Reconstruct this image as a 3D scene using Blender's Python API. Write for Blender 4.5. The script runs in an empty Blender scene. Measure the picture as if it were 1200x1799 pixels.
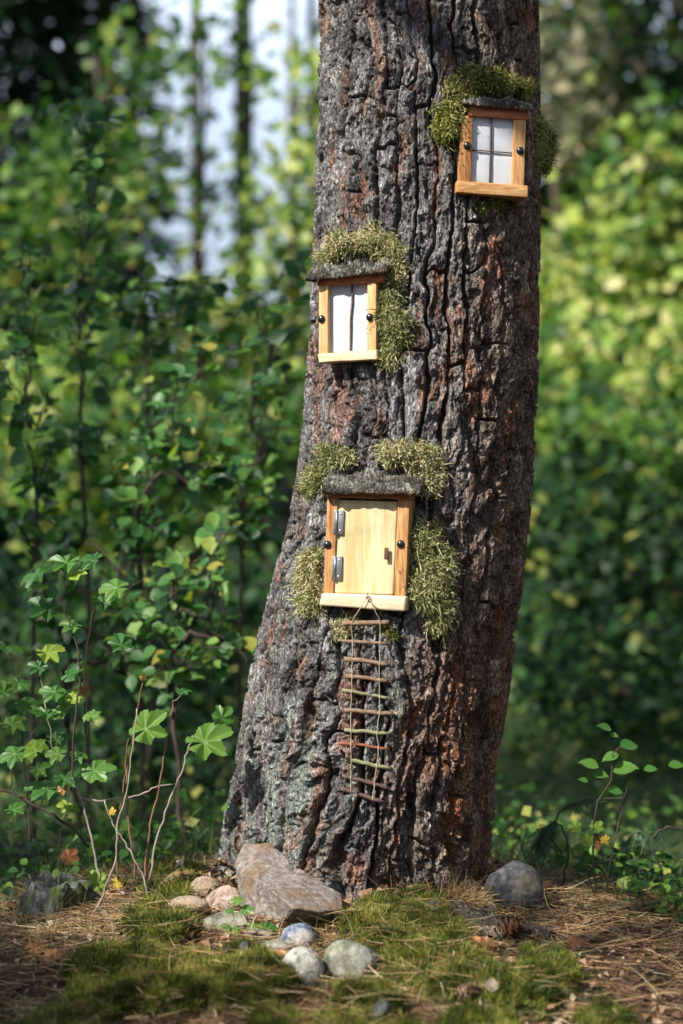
import bpy, bmesh, math
import numpy as np
from mathutils import Vector, Matrix

scene = bpy.context.scene
C = scene.collection
rng = np.random.default_rng(7)
R = math.radians

# ------------------------------------------------------------------ camera, world, sun, exposure
D, S, H = 3.85, 1.1e-3, 0.759          # camera distance, metres per photo pixel at the tree, camera height
cd = bpy.data.cameras.new('camera'); cam = bpy.data.objects.new('camera', cd); C.objects.link(cam)
cam.location = (0, -D, H); cam.rotation_euler = (R(90), 0, 0)
cd.sensor_fit = 'VERTICAL'; cd.sensor_height = 36.0; cd.sensor_width = 24.0
cd.lens = 36.0 * D / (1799 * S)
cd.clip_start = 0.05; cd.clip_end = 500
cd.dof.use_dof = True; cd.dof.focus_distance = D - 0.02; cd.dof.aperture_fstop = 2.1; cd.dof.aperture_blades = 0
scene.camera = cam

SUN = Vector((-0.60, -0.56, 0.74)).normalized()     # towards the sun
w = bpy.data.worlds.new('World'); scene.world = w; w.use_nodes = True
nt = w.node_tree; bg = nt.nodes['Background']
sky = nt.nodes.new('ShaderNodeTexSky'); sky.sky_type = 'NISHITA'; sky.sun_disc = False
sky.sun_elevation = math.asin(SUN.z); sky.sun_rotation = math.atan2(SUN.x, SUN.y) % (2 * math.pi)
sky.air_density = 1.0; sky.dust_density = 1.5
tcw = nt.nodes.new('ShaderNodeTexCoord'); mpw = nt.nodes.new('ShaderNodeMapping'); mpw.inputs['Scale'].default_value = (1, 1, 2.2); nt.links.new(tcw.outputs['Generated'], mpw.inputs[0])
cn = nt.nodes.new('ShaderNodeTexNoise'); cn.inputs['Scale'].default_value = 2.6; cn.inputs['Detail'].default_value = 7; nt.links.new(mpw.outputs[0], cn.inputs[0])
cr = nt.nodes.new('ShaderNodeMapRange'); cr.inputs[1].default_value = .36; cr.inputs[2].default_value = .62; cr.inputs[3].default_value = .15; cr.inputs[4].default_value = .9; nt.links.new(cn.outputs[0], cr.inputs[0])
cm = nt.nodes.new('ShaderNodeMix'); cm.data_type = 'RGBA'; nt.links.new(cr.outputs[0], cm.inputs[0]); nt.links.new(sky.outputs[0], cm.inputs[6]); cm.inputs[7].default_value = (20.0, 22.5, 27.0, 1)
nt.links.new(cm.outputs[2], bg.inputs[0]); bg.inputs[1].default_value = 0.052
ld = bpy.data.lights.new('sun', 'SUN'); ld.energy = 5.0; ld.angle = R(0.55); ld.color = (1.0, 0.93, 0.80)
lo = bpy.data.objects.new('sun', ld); C.objects.link(lo)
lo.rotation_euler = (-SUN).to_track_quat('-Z', 'Y').to_euler(); lo.location = (-4, -6, 8)
scene.view_settings.view_transform = 'Standard'; scene.view_settings.look = 'None'
scene.view_settings.exposure = 0.85; scene.view_settings.gamma = 1.0
scene.view_settings.use_curve_mapping = False
scene.cycles.use_denoising = True
scene.cycles.max_bounces = 7; scene.cycles.transparent_max_bounces = 8
scene.cycles.sample_clamp_indirect = 4.0

# ------------------------------------------------------------------ coordinates
def at(px, py, Y):
    s = S * (D + Y) / D
    return np.array([(px - 600) * s, Y, H + (899.5 - py) * s])

def ray(px, py):
    d = np.array([(px - 600) * S / D, 1.0, (899.5 - py) * S / D])
    return np.array([0, -D, H]), d

# ------------------------------------------------------------------ noise
_tabs = {}
def tab(seed):
    if seed not in _tabs: _tabs[seed] = np.random.default_rng(seed + 1000).random((256, 256))
    return _tabs[seed]
def vn(x, y, seed=0):
    t = tab(seed); x = np.asarray(x, float); y = np.asarray(y, float)
    xi = np.floor(x).astype(int); yi = np.floor(y).astype(int)
    fx = x - xi; fy = y - yi; fx = fx * fx * (3 - 2 * fx); fy = fy * fy * (3 - 2 * fy)
    a = t[xi & 255, yi & 255]; b = t[(xi + 1) & 255, yi & 255]
    c = t[xi & 255, (yi + 1) & 255]; d = t[(xi + 1) & 255, (yi + 1) & 255]
    return (a * (1 - fx) + b * fx) * (1 - fy) + (c * (1 - fx) + d * fx) * fy
def fbm(x, y, o=4, seed=0):
    r = 0; a = 0.5; n = 0
    for k in range(o):
        r = r + a * vn(x * 2 ** k + 13.7 * k, y * 2 ** k + 7.3 * k, seed + k); n += a; a *= 0.5
    return r / n
def ss(a, b, x):
    t = np.clip((x - a) / (b - a), 0, 1); return t * t * (3 - 2 * t)
def cell(x, y, seed=0):
    tx, ty, tv = tab(seed), tab(seed + 1), tab(seed + 2)
    xi = np.floor(x).astype(int); yi = np.floor(y).astype(int)
    f1 = np.full(x.shape, 9.0); f2 = np.full(x.shape, 9.0); cid = np.zeros(x.shape)
    ox = np.zeros(x.shape); oy = np.zeros(x.shape)
    for i in (-1, 0, 1):
        for j in (-1, 0, 1):
            a = (xi + i) & 255; b = (yi + j) & 255
            dx = xi + i + tx[a, b] - x; dy = yi + j + ty[a, b] - y
            d = np.sqrt(dx * dx + dy * dy)
            m = d < f1
            f2 = np.where(m, f1, np.minimum(f2, d)); cid = np.where(m, tv[a, b], cid)
            ox = np.where(m, dx, ox); oy = np.where(m, dy, oy); f1 = np.where(m, d, f1)
    return f1, f2, cid, ox, oy

# ------------------------------------------------------------------ mesh building
class MB:
    def __init__(s): s.V = []; s.F3 = []; s.F4 = []; s.T = []; s.n = 0
    def add(s, V, F, tint=0.0):
        V = np.asarray(V, float).reshape(-1, 3); F = np.asarray(F, int)
        s.V.append(V); (s.F3 if F.shape[1] == 3 else s.F4).append(F + s.n)
        s.T.append(np.broadcast_to(np.asarray(tint, float), (len(V),)).copy()); s.n += len(V)
        return s
    def mesh(s, name, mat, origin=(0, 0, 0), smooth=True, col=None):
        V = np.concatenate(s.V) - np.asarray(origin, float)
        me = bpy.data.meshes.new(name)
        f3 = np.concatenate(s.F3) if s.F3 else np.zeros((0, 3), int)
        f4 = np.concatenate(s.F4) if s.F4 else np.zeros((0, 4), int)
        me.vertices.add(len(V)); me.vertices.foreach_set('co', V.astype(np.float32).ravel())
        L = np.concatenate([f3.ravel(), f4.ravel()]).astype(np.int32)
        me.loops.add(len(L)); me.loops.foreach_set('vertex_index', L)
        st = np.concatenate([np.arange(len(f3)) * 3, len(f3) * 3 + np.arange(len(f4)) * 4]).astype(np.int32)
        me.polygons.add(len(st)); me.polygons.foreach_set('loop_start', st)
        a = me.attributes.new('tint', 'FLOAT', 'POINT'); a.data.foreach_set('value', np.concatenate(s.T).astype(np.float32))
        if col is not None:
            a = me.attributes.new('col', 'FLOAT_COLOR', 'POINT')
            a.data.foreach_set('color', np.concatenate([col, np.ones((len(col), 1))], 1).astype(np.float32).ravel())
        me.update(calc_edges=True); me.validate()
        if smooth: me.polygons.foreach_set('use_smooth', np.ones(len(me.polygons), bool))
        me.materials.append(mat)
        return me
    def build(s, name, mat, parent=None, origin=None, **k):
        if origin is None: origin = tuple(parent['_o']) if parent is not None and '_o' in parent else (0, 0, 0)
        me = s.mesh(name, mat, origin, **k)
        return put(name, me, parent, (0, 0, 0) if parent is not None else origin)
def put(name, me, parent=None, loc=(0, 0, 0)):
    o = bpy.data.objects.new(name, me); C.objects.link(o)
    if parent is not None: o.parent = parent
    o.location = loc
    return o
def tag(o, label=None, cat=None, group=None, kind=None):
    if label: o['label'] = label
    if cat: o['category'] = cat
    if group: o['group'] = group
    if kind: o['kind'] = kind
    return o
ORIG = []
def thing(name, label, cat, loc, group=None):
    o = bpy.data.objects.new(name, None); C.objects.link(o); o.location = tuple(loc); o['_o'] = tuple(float(v) for v in loc)
    ORIG.append(o); o.empty_display_size = 0.05
    return tag(o, label, cat, group)
def leafobj(name, me, parent, pos, M, sc=1.0):
    o = bpy.data.objects.new(name, me); C.objects.link(o); o.parent = parent
    po = parent['_o'] if '_o' in parent else (0, 0, 0)
    m = Matrix([[M[r][c] * sc for c in range(3)] + [float(pos[r] - po[r])] for r in range(3)] + [[0, 0, 0, 1]])
    o.matrix_basis = m
    return o

def tube(P, rad, n=8, cap=True, wob=0.0, seed=0):
    P = np.asarray(P, float); m = len(P); rad = np.broadcast_to(np.asarray(rad, float), (m,)).copy()
    T = np.gradient(P, axis=0); T /= np.linalg.norm(T, axis=1, keepdims=True) + 1e-12
    ref = np.array([0.13, 0.2, 1.0]) if abs(T[:, 2]).mean() < 0.8 else np.array([1.0, 0.1, 0.05])
    A = np.cross(T, ref); A /= np.linalg.norm(A, axis=1, keepdims=True); B = np.cross(T, A)
    a = np.linspace(0, 2 * math.pi, n, endpoint=False)
    rr = rad[:, None] * np.ones((1, n))
    if wob: rr = rr * (1 + wob * (np.random.default_rng(seed).random((m, n)) - .5))
    V = P[:, None, :] + rr[:, :, None] * (np.cos(a)[None, :, None] * A[:, None, :] + np.sin(a)[None, :, None] * B[:, None, :])
    V = V.reshape(-1, 3)
    i = np.arange(m - 1)[:, None] * n; j = np.arange(n)[None, :]; k = (j + 1) % n
    F = np.stack([i + j, i + k, i + n + k, i + n + j], -1).reshape(-1, 4)
    if cap:
        V = np.concatenate([V, P[:1], P[-1:]]); c0 = m * n; c1 = c0 + 1
        j = np.arange(n); k = (j + 1) % n
        z = np.stack([np.full(n, c0), k, j, j], -1); z2 = np.stack([np.full(n, c1), (m - 1) * n + j, (m - 1) * n + k, (m - 1) * n + k], -1)
        return V, F, np.concatenate([z[:, :3], z2[:, :3]])
    return V, F, None
def add_tube(mb, P, rad, n=8, tint=0.0, wob=0.0, seed=0, cap=True):
    V, F, F3 = tube(P, rad, n, cap, wob, seed)
    base = mb.n; mb.add(V, F, tint)
    if F3 is not None: mb.F3.append(F3 + base)
def curve(P, k=6, jit=0.0, r=None):
    P = np.asarray(P, float); m = len(P); out = []
    for i in range(m - 1):
        p0 = P[max(i - 1, 0)]; p1 = P[i]; p2 = P[i + 1]; p3 = P[min(i + 2, m - 1)]
        for t in np.linspace(0, 1, k, endpoint=False):
            out.append(0.5 * ((2 * p1) + (p2 - p0) * t + (2 * p0 - 5 * p1 + 4 * p2 - p3) * t * t + (3 * p1 - p0 - 3 * p2 + p3) * t ** 3))
    out.append(P[-1]); out = np.array(out)
    if jit: out[1:-1] += (r or rng).normal(0, jit, (len(out) - 2, 3))
    return out

def frames(N, r, spin=None):
    """orthonormal frames (n,3,3) with columns B,T,N"""
    N = N / np.linalg.norm(N, axis=1, keepdims=True)
    q = r.normal(size=N.shape); T = q - (q * N).sum(1, keepdims=True) * N
    if spin is not None: T = spin - (spin * N).sum(1, keepdims=True) * N
    T /= np.linalg.norm(T, axis=1, keepdims=True) + 1e-9
    B = np.cross(T, N)
    return np.stack([B, T, N], -1)
def scatter(mb, tv, tf, P, M, sc, tint):
    n = len(P); k = len(tv)
    V = np.einsum('nij,kj->nki', M, tv) * np.asarray(sc).reshape(-1, 1, 1) + P[:, None, :]
    F = (tf[None] + (np.arange(n) * k)[:, None, None]).reshape(-1, tf.shape[1])
    mb.add(V.reshape(-1, 3), F, np.repeat(tint, k))

# leaf templates: x width, y length, z normal
Q4v = np.array([(0, 0, 0), (.36, .5, .06), (0, 1, -.06), (-.36, .5, .06)]); Q4f = np.array([(0, 1, 2), (0, 2, 3)])
_o = [(0, 0), (.20, .10), (.37, .28), (.42, .48), (.30, .72), (.13, .90)]
OVv = np.array([(0, 0, 0), (0, .3, -.03), (0, .55, -.05), (0, .8, -.07), (0, 1.05, -.15)]
               + [(x, y, .10 * x / .4 - .05 * y) for x, y in _o[1:]] + [(-x, y, .10 * x / .4 - .05 * y) for x, y in _o[1:]])
def _side(s, f):
    t = [(0, s, s + 1), (0, s + 1, 1), (1, s + 1, s + 2), (1, s + 2, 2), (2, s + 2, s + 3), (2, s + 3, 3), (3, s + 3, s + 4), (3, s + 4, 4)]
    return [tuple(reversed(q)) for q in t] if f else t
OVf = np.array(_side(5, False) + _side(10, True))
def lobed(teeth=9, seed=0, fold=0.24):
    """palmate currant-like leaf: five lobes with serrated edges, creased along the veins"""
    n = 72; ph = np.linspace(-math.pi * .94, math.pi * .94, n)
    lob = [(0, 1.0, .50), (.98, .84, .46), (-.98, .84, .46), (1.95, .60, .48), (-1.95, .60, .48), (2.65, .42, .4), (-2.65, .42, .4)]
    r = np.full(n, .58)
    for c, a, wd in lob: r = np.maximum(r, a * np.exp(-((ph - c) / (wd * 1.25)) ** 2) ** .7)
    saw = np.abs(((ph * teeth * 1.6 / math.pi) % 1) - .35); r = r * (1 - .17 * saw)
    vein = np.min([np.abs(ph - c) / .45 for c, _, _ in lob[:5]], 0)
    V = [(0, 0, 0)]
    for q in (.25, .5, .76, 1.0):
        rr = r * q if q > .3 else np.minimum(r * q, .2)
        z = -0.16 * q ** 2 + fold * q * np.minimum(vein, 1) * .9 + .05 * np.sin(ph * 2 + seed) * q + .03 * q * np.sin(ph * 7 + seed)
        V += list(zip(rr * np.sin(ph), rr * np.cos(ph) , z))
    F = [(0, 1 + i, 2 + i) for i in range(n - 1)]
    G = []
    for k in range(3):
        a = 1 + k * n; b = a + n
        G += [(a + i, b + i, b + i + 1, a + i + 1) for i in range(n - 1)]
    return np.array(V), np.array(F), np.array(G)

# ------------------------------------------------------------------ materials
def new_mat(name):
    m = bpy.data.materials.new(name); m.use_nodes = True; nt = m.node_tree; nt.nodes.clear()
    return m, nt, nt.nodes, nt.links
def N(nodes, t, **k):
    n = nodes.new('ShaderNode' + t)
    for a, b in k.items(): setattr(n, a, b)
    return n
def ramp(nodes, stops):
    r = nodes.new('ShaderNodeValToRGB'); e = r.color_ramp.elements
    while len(e) < len(stops): e.new(0.5)
    for i, (p, c) in enumerate(stops): e[i].position = p; e[i].color = (*c, 1)
    return r
def surf(name, stops, scale=20, stretch=(1, 1, 1), rough=0.8, bump=0.3, bscale=None, bdist=0.002, detail=6, spec=0.3,
         attr=None, dist=0.0, metal=0.0, stops2=None, scale2=5, mixr=(.45, .6), coat=0.0):
    m, nt, nn, L = new_mat(name)
    out = N(nn, 'OutputMaterial'); b = N(nn, 'BsdfPrincipled'); L.new(b.outputs[0], out.inputs[0])
    tc = N(nn, 'TexCoord'); mp = N(nn, 'Mapping'); mp.inputs['Scale'].default_value = stretch; L.new(tc.outputs['Object'], mp.inputs[0])
    n1 = N(nn, 'TexNoise'); n1.inputs['Scale'].default_value = scale; n1.inputs['Detail'].default_value = detail
    n1.inputs['Roughness'].default_value = .65; n1.inputs['Distortion'].default_value = dist; L.new(mp.outputs[0], n1.inputs[0])
    fac = n1.outputs[0]
    if attr:
        a = N(nn, 'Attribute', attribute_name=attr); ma = N(nn, 'Math', operation='ADD'); L.new(fac, ma.inputs[0])
        mu = N(nn, 'Math', operation='MULTIPLY_ADD'); L.new(a.outputs['Fac'], mu.inputs[0]); mu.inputs[1].default_value = .5; mu.inputs[2].default_value = -.25
        L.new(mu.outputs[0], ma.inputs[1]); fac = ma.outputs[0]
    r = ramp(nn, stops); L.new(fac, r.inputs[0]); colout = r.outputs[0]
    if stops2:
        n2 = N(nn, 'TexNoise'); n2.inputs['Scale'].default_value = scale2; n2.inputs['Detail'].default_value = 5; L.new(tc.outputs['Object'], n2.inputs[0])
        mr = N(nn, 'MapRange'); mr.inputs[1].default_value = mixr[0]; mr.inputs[2].default_value = mixr[1]; L.new(n2.outputs[0], mr.inputs[0])
        r2 = ramp(nn, stops2); L.new(fac, r2.inputs[0])
        mx = N(nn, 'Mix', data_type='RGBA'); L.new(mr.outputs[0], mx.inputs[0]); L.new(colout, mx.inputs[6]); L.new(r2.outputs[0], mx.inputs[7]); colout = mx.outputs[2]
    L.new(colout, b.inputs['Base Color'])
    b.inputs['Roughness'].default_value = rough; b.inputs['Specular IOR Level'].default_value = spec; b.inputs['Metallic'].default_value = metal
    b.inputs['Coat Weight'].default_value = coat
    if bump:
        nb = N(nn, 'TexNoise'); nb.inputs['Scale'].default_value = bscale or scale * 2; nb.inputs['Detail'].default_value = 8
        nb.inputs['Roughness'].default_value = .7; L.new(mp.outputs[0], nb.inputs[0])
        bp = N(nn, 'Bump'); bp.inputs['Strength'].default_value = bump; bp.inputs['Distance'].default_value = bdist
        L.new(nb.outputs[0], bp.inputs['Height']); L.new(bp.outputs[0], b.inputs['Normal'])
    return m
def leafmat(name, stops, trans=0.35, tcol=None, rough=0.5, spec=0.35, nscale=30):
    """leaf: diffuse plus light let through; colour varies from leaf to leaf"""
    m, nt, nn, L = new_mat(name)
    out = N(nn, 'OutputMaterial'); b = N(nn, 'BsdfPrincipled')
    a = N(nn, 'Attribute', attribute_name='tint'); oi = N(nn, 'ObjectInfo')
    ad = N(nn, 'Math', operation='ADD'); L.new(a.outputs['Fac'], ad.inputs[0]); L.new(oi.outputs['Random'], ad.inputs[1])
    fr = N(nn, 'Math', operation='FRACT'); L.new(ad.outputs[0], fr.inputs[0])
    tc = N(nn, 'TexCoord'); no = N(nn, 'TexNoise'); no.inputs['Scale'].default_value = nscale; no.inputs['Detail'].default_value = 4; L.new(tc.outputs['Object'], no.inputs[0])
    mm = N(nn, 'Math', operation='MULTIPLY_ADD'); L.new(no.outputs[0], mm.inputs[0]); mm.inputs[1].default_value = .35; mm.inputs[2].default_value = -.17
    a2 = N(nn, 'Math', operation='ADD'); a2.use_clamp = True; L.new(fr.outputs[0], a2.inputs[0]); L.new(mm.outputs[0], a2.inputs[1])
    r = ramp(nn, stops); L.new(a2.outputs[0], r.inputs[0])
    L.new(r.outputs[0], b.inputs['Base Color']); b.inputs['Roughness'].default_value = rough; b.inputs['Specular IOR Level'].default_value = spec
    t = N(nn, 'BsdfTranslucent'); g = N(nn, 'Mix', data_type='RGBA', blend_type='MULTIPLY'); g.inputs[0].default_value = 1
    L.new(r.outputs[0], g.inputs[6]); g.inputs[7].default_value = (*(tcol or (1.5, 1.5, .7)), 1); L.new(g.outputs[2], t.inputs[0])
    ms = N(nn, 'MixShader'); ms.inputs[0].default_value = trans; L.new(b.outputs[0], ms.inputs[1]); L.new(t.outputs[0], ms.inputs[2]); L.new(ms.outputs[0], out.inputs[0])
    return m
def barkmat():
    m, nt, nn, L = new_mat('pine_bark')
    out = N(nn, 'OutputMaterial'); b = N(nn, 'BsdfPrincipled'); L.new(b.outputs[0], out.inputs[0])
    a = N(nn, 'Attribute', attribute_name='col'); tc = N(nn, 'TexCoord'); mp = N(nn, 'Mapping'); mp.inputs['Scale'].default_value = (1, 1, .35)
    L.new(tc.outputs['Object'], mp.inputs[0])
    n1 = N(nn, 'TexNoise'); n1.inputs['Scale'].default_value = 230; n1.inputs['Detail'].default_value = 6; n1.inputs['Roughness'].default_value = .7; n1.inputs['Distortion'].default_value = .8; L.new(mp.outputs[0], n1.inputs[0])
    r = ramp(nn, [(.34, (.10, .09, .085)), (.45, (.62, .6, .58)), (.54, (1.2, 1.2, 1.2)), (.66, (3.0, 3.0, 3.0))]); L.new(n1.outputs[0], r.inputs[0])
    mx = N(nn, 'Mix', data_type='RGBA', blend_type='MULTIPLY'); mx.inputs[0].default_value = 1; L.new(a.outputs['Color'], mx.inputs[6]); L.new(r.outputs[0], mx.inputs[7])
    L.new(mx.outputs[2], b.inputs['Base Color']); b.inputs['Roughness'].default_value = .88; b.inputs['Specular IOR Level'].default_value = .18
    mp2 = N(nn, 'Mapping'); mp2.inputs['Scale'].default_value = (1, 1, .45); L.new(tc.outputs['Object'], mp2.inputs[0])
    n2 = N(nn, 'TexNoise'); n2.inputs['Scale'].default_value = 260; n2.inputs['Detail'].default_value = 8; n2.inputs['Roughness'].default_value = .7; n2.inputs['Distortion'].default_value = .6; L.new(mp2.outputs[0], n2.inputs[0])
    v = N(nn, 'TexVoronoi', feature='DISTANCE_TO_EDGE'); v.inputs['Scale'].default_value = 110; L.new(mp2.outputs[0], v.inputs[0])
    mr = N(nn, 'MapRange'); mr.inputs[1].default_value = 0; mr.inputs[2].default_value = .12; L.new(v.outputs[0], mr.inputs[0])
    ad = N(nn, 'Math', operation='ADD'); L.new(n2.outputs[0], ad.inputs[0]); mu = N(nn, 'Math', operation='MULTIPLY'); mu.inputs[1].default_value = .35; L.new(mr.outputs[0], mu.inputs[0]); L.new(mu.outputs[0], ad.inputs[1])
    bp = N(nn, 'Bump'); bp.inputs['Strength'].default_value = .9; bp.inputs['Distance'].default_value = .006
    L.new(ad.outputs[0], bp.inputs['Height']); L.new(bp.outputs[0], b.inputs['Normal'])
    return m
M = {}
M['bark'] = barkmat()
wood_st = [(.27, (.13, .05, .02)), (.42, (.35, .165, .06)), (.55, (.50, .28, .12)), (.72, (.60, .39, .20))]
M['wood_v'] = surf('warm_pine_wood_upright', wood_st, 9, (14, 14, 1.1), .55, .35, 14, .0012, dist=1.2, attr='tint')
M['wood_h'] = surf('warm_pine_wood_level', wood_st, 9, (1.1, 14, 14), .55, .35, 14, .0012, dist=1.2, attr='tint')
pale = [(.25, (.34, .22, .13)), (.45, (.56, .42, .27)), (.65, (.70, .56, .40))]
M['wood_pale'] = surf('pale_wood_level', pale, 7, (1.2, 14, 14), .6, .3, 14, .001, dist=1, attr='tint')
red_st = [(.25, (.16, .045, .015)), (.5, (.36, .13, .045)), (.72, (.50, .22, .09))]
M['wood_red'] = surf('red_brown_wood_level', red_st, 8, (1.2, 14, 14), .5, .3, 14, .001, dist=1)
M['door'] = surf('weathered_cream_door_wood', [(.26, (.40, .28, .13)), (.42, (.50, .39, .19)), (.56, (.60, .51, .31)), (.72, (.66, .60, .44))], 7, (7, 7, .6), .5, .15, 60, .0006, dist=.4,
                 stops2=[(.35, (.24, .24, .12)), (.6, (.44, .43, .27))], scale2=15, mixr=(.52, .68))
M['white'] = surf('white_card', [(.3, (.44, .48, .55)), (.7, (.52, .56, .61))], 14, rough=.7, bump=.1, bdist=.0006)
M['black'] = surf('black_enamel', [(.3, (.008, .008, .01)), (.7, (.016, .016, .02))], 40, rough=.22, bump=0.03, spec=.6)
M['steel'] = surf('zinc_hinge_metal', [(.3, (.24, .27, .28)), (.7, (.42, .45, .46))], 60, rough=.38, bump=.1, metal=.85, bdist=.0003)
M['screw'] = surf('bright_screw', [(.3, (.5, .5, .48)), (.7, (.75, .75, .7))], 60, rough=.3, bump=.05, metal=.9)
M['rust'] = surf('rusty_latch', [(.3, (.05, .025, .015)), (.7, (.16, .08, .05))], 120, rough=.6, bump=.3, metal=.3)
M['string'] = surf('cotton_string', [(.3, (.30, .25, .16)), (.7, (.52, .46, .34))], 300, rough=.9, bump=.5, bscale=600, bdist=.0008)
def twig(name, a, b): return surf(name, [(.3, a), (.68, b)], 90, (1, 3, 3), .7, .5, 200, .0012)
M['twig_grey'] = twig('grey_brown_twig', (.10, .06, .04), (.30, .20, .14))
M['twig_green'] = twig('olive_twig', (.13, .13, .07), (.27, .27, .16))
M['twig_red'] = twig('red_brown_twig', (.16, .05, .03), (.28, .10, .055))
M['twig_dark'] = twig('dark_purple_twig', (.045, .03, .032), (.15, .09, .085))
M['needle_dry'] = leafmat('dry_pine_needles', [(0, (.07, .035, .02)), (.35, (.21, .12, .055)), (.7, (.40, .28, .14)), (1, (.58, .48, .30))], .1, (1, 1, 1), .6, .3)
M['moss_wall'] = leafmat('wall_moss', [(0, (.10, .12, .045)), (.3, (.25, .28, .11)), (.6, (.44, .42, .23)), (1, (.62, .55, .38))], .25, (1.2, 1.2, .8), .7, .2, 18)
M['moss_dark'] = leafmat('dark_green_moss', [(0, (.05, .065, .018)), (.35, (.15, .18, .045)), (.7, (.32, .33, .10)), (1, (.52, .47, .23))], .3, (1.3, 1.3, .8), .7, .2, 12)
M['moss_ground'] = leafmat('ground_moss', [(0, (.03, .045, .01)), (.5, (.10, .125, .022)), (.8, (.22, .24, .045)), (1, (.34, .32, .10))], .3, (1.3, 1.3, .8), .75, .15, 9)
M['grass'] = leafmat('forest_grass', [(0, (.012, .035, .014)), (.6, (.04, .09, .024)), (1, (.15, .17, .06))], .3, None, .5, .3, 3)
M['leaf_bush'] = leafmat('bush_leaves', [(0, (.014, .05, .018)), (.35, (.036, .115, .035)), (.7, (.08, .19, .05)), (.93, (.17, .29, .06)), (1, (.32, .27, .06))], .35, (1.4, 1.7, .6), .42, .32)
M['leaf_currant'] = leafmat('currant_leaves', [(0, (.035, .12, .03)), (.5, (.07, .18, .035)), (1, (.13, .25, .05))], .38, (1.4, 1.5, .6), .42, .4, 60)
M['leaf_lime'] = leafmat('lime_leaf', [(0, (.16, .27, .04)), (1, (.26, .36, .06))], .35, None, .5, .3)
M['leaf_yellow'] = leafmat('yellow_leaf', [(0, (.45, .30, .04)), (1, (.55, .42, .08))], .35, (1.2, 1.1, .5), .5, .3)
M['leaf_brown'] = leafmat('brown_leaf', [(0, (.22, .09, .035)), (1, (.42, .20, .09))], .15, (1, 1, 1), .6, .3)
M['litter'] = leafmat('bark_crumbs', [(0, (.05, .028, .018)), (.4, (.13, .07, .045)), (.75, (.26, .15, .09)), (1, (.42, .33, .25))], .05, (1, 1, 1), .8, .2)
M['leaf_grey'] = leafmat('grey_dead_leaf', [(0, (.14, .10, .08)), (1, (.21, .16, .13))], .1, (1, 1, 1), .6, .3)
M['leaf_sun'] = leafmat('sunlit_yellow_green_leaves', [(0, (.015, .05, .015)), (.3, (.07, .17, .035)), (.58, (.24, .37, .07)), (.84, (.48, .56, .15)), (1, (.66, .62, .32))], .45, (1.4, 1.4, .7), .42, .35, 4)  # sunlit copy of the leaves: sun brightness put into the colour
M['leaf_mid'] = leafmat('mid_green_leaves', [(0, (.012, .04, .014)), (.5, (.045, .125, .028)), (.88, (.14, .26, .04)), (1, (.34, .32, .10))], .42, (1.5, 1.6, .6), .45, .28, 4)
M['leaf_deep'] = leafmat('shaded_deep_green_leaves', [(0, (.006, .022, .010)), (.55, (.018, .058, .022)), (.90, (.06, .14, .03)), (1, (.26, .26, .07))], .3, (1.4, 1.6, .6), .5, .2, 4)  # shaded copy of the leaves: shade and scattered lit spots put into the colour
M['leaf_tan'] = leafmat('grey_green_pine_foliage', [(0, (.08, .10, .05)), (.6, (.18, .19, .11)), (1, (.32, .28, .18))], .3, (1.2, 1.2, .8), .5, .3, 4)
M['needle_green'] = leafmat('spruce_needles', [(0, (.006, .018, .010)), (.6, (.014, .04, .018)), (1, (.035, .07, .03))], .15, None, .5, .3, 4)
M['trunk_far'] = surf('far_pine_bark', [(.3, (.05, .04, .038)), (.5, (.10, .075, .065)), (.7, (.17, .12, .10))], 8, (2, 2, .5), .85, .6, 20, .03)
M['trunk_red'] = surf('far_red_pine_bark', [(.3, (.10, .045, .03)), (.5, (.22, .10, .06)), (.7, (.34, .18, .11))], 8, (2, 2, .5), .85, .6, 20, .03)
M['stem'] = surf('dark_stem_bark', [(.3, (.025, .018, .015)), (.7, (.085, .06, .05))], 40, (1, 1, .3), .75, .4, 90, .002)
M['stem_pale'] = surf('pale_grey_stem', [(.3, (.16, .13, .11)), (.7, (.36, .31, .27))], 60, (1, 1, .3), .7, .4, 120, .001)
M['stem_red'] = surf('red_brown_stem', [(.3, (.12, .06, .04)), (.7, (.28, .15, .10))], 60, (1, 1, .3), .7, .4, 120, .001)
M['petiole'] = surf('green_petiole', [(.3, (.12, .16, .05)), (.7, (.25, .26, .10))], 60, rough=.6, bump=.1)
def rock(name, stops, s2=None, **k): return surf(name, stops, k.get('scale', 34), rough=.85, bump=.9, bscale=k.get('bs', 80), bdist=.009, detail=9, stops2=s2, scale2=14, mixr=(.48, .62), spec=.3)
M['rock_slab'] = rock('pinkish_slab_rock', [(.34, (.11, .09, .08)), (.5, (.27, .235, .22)), (.66, (.43, .39, .37))], [(.3, (.15, .095, .06)), (.7, (.32, .23, .16))], scale=80, bs=220)
M['rock_tan'] = rock('tan_rock', [(.34, (.15, .10, .07)), (.5, (.36, .28, .215)), (.68, (.50, .42, .34))], [(.3, (.30, .20, .13)), (.7, (.40, .31, .23))])
M['rock_pink'] = rock('pink_granite', [(.36, (.16, .10, .085)), (.5, (.40, .30, .265)), (.66, (.58, .49, .44))])
M['rock_green'] = rock('lichened_grey_rock', [(.36, (.09, .10, .07)), (.5, (.22, .23, .175)), (.64, (.38, .38, .31))], [(.3, (.22, .22, .19)), (.7, (.36, .36, .32))])
M['rock_blue'] = rock('blue_grey_rock', [(.38, (.05, .07, .12)), (.5, (.16, .20, .29)), (.62, (.40, .40, .42))], [(.3, (.34, .32, .32)), (.7, (.5, .46, .44))], scale=60)
M['rock_grey'] = rock('speckled_grey_granite', [(.36, (.14, .14, .12)), (.5, (.36, .36, .33)), (.64, (.56, .55, .50))], scale=90)
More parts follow.
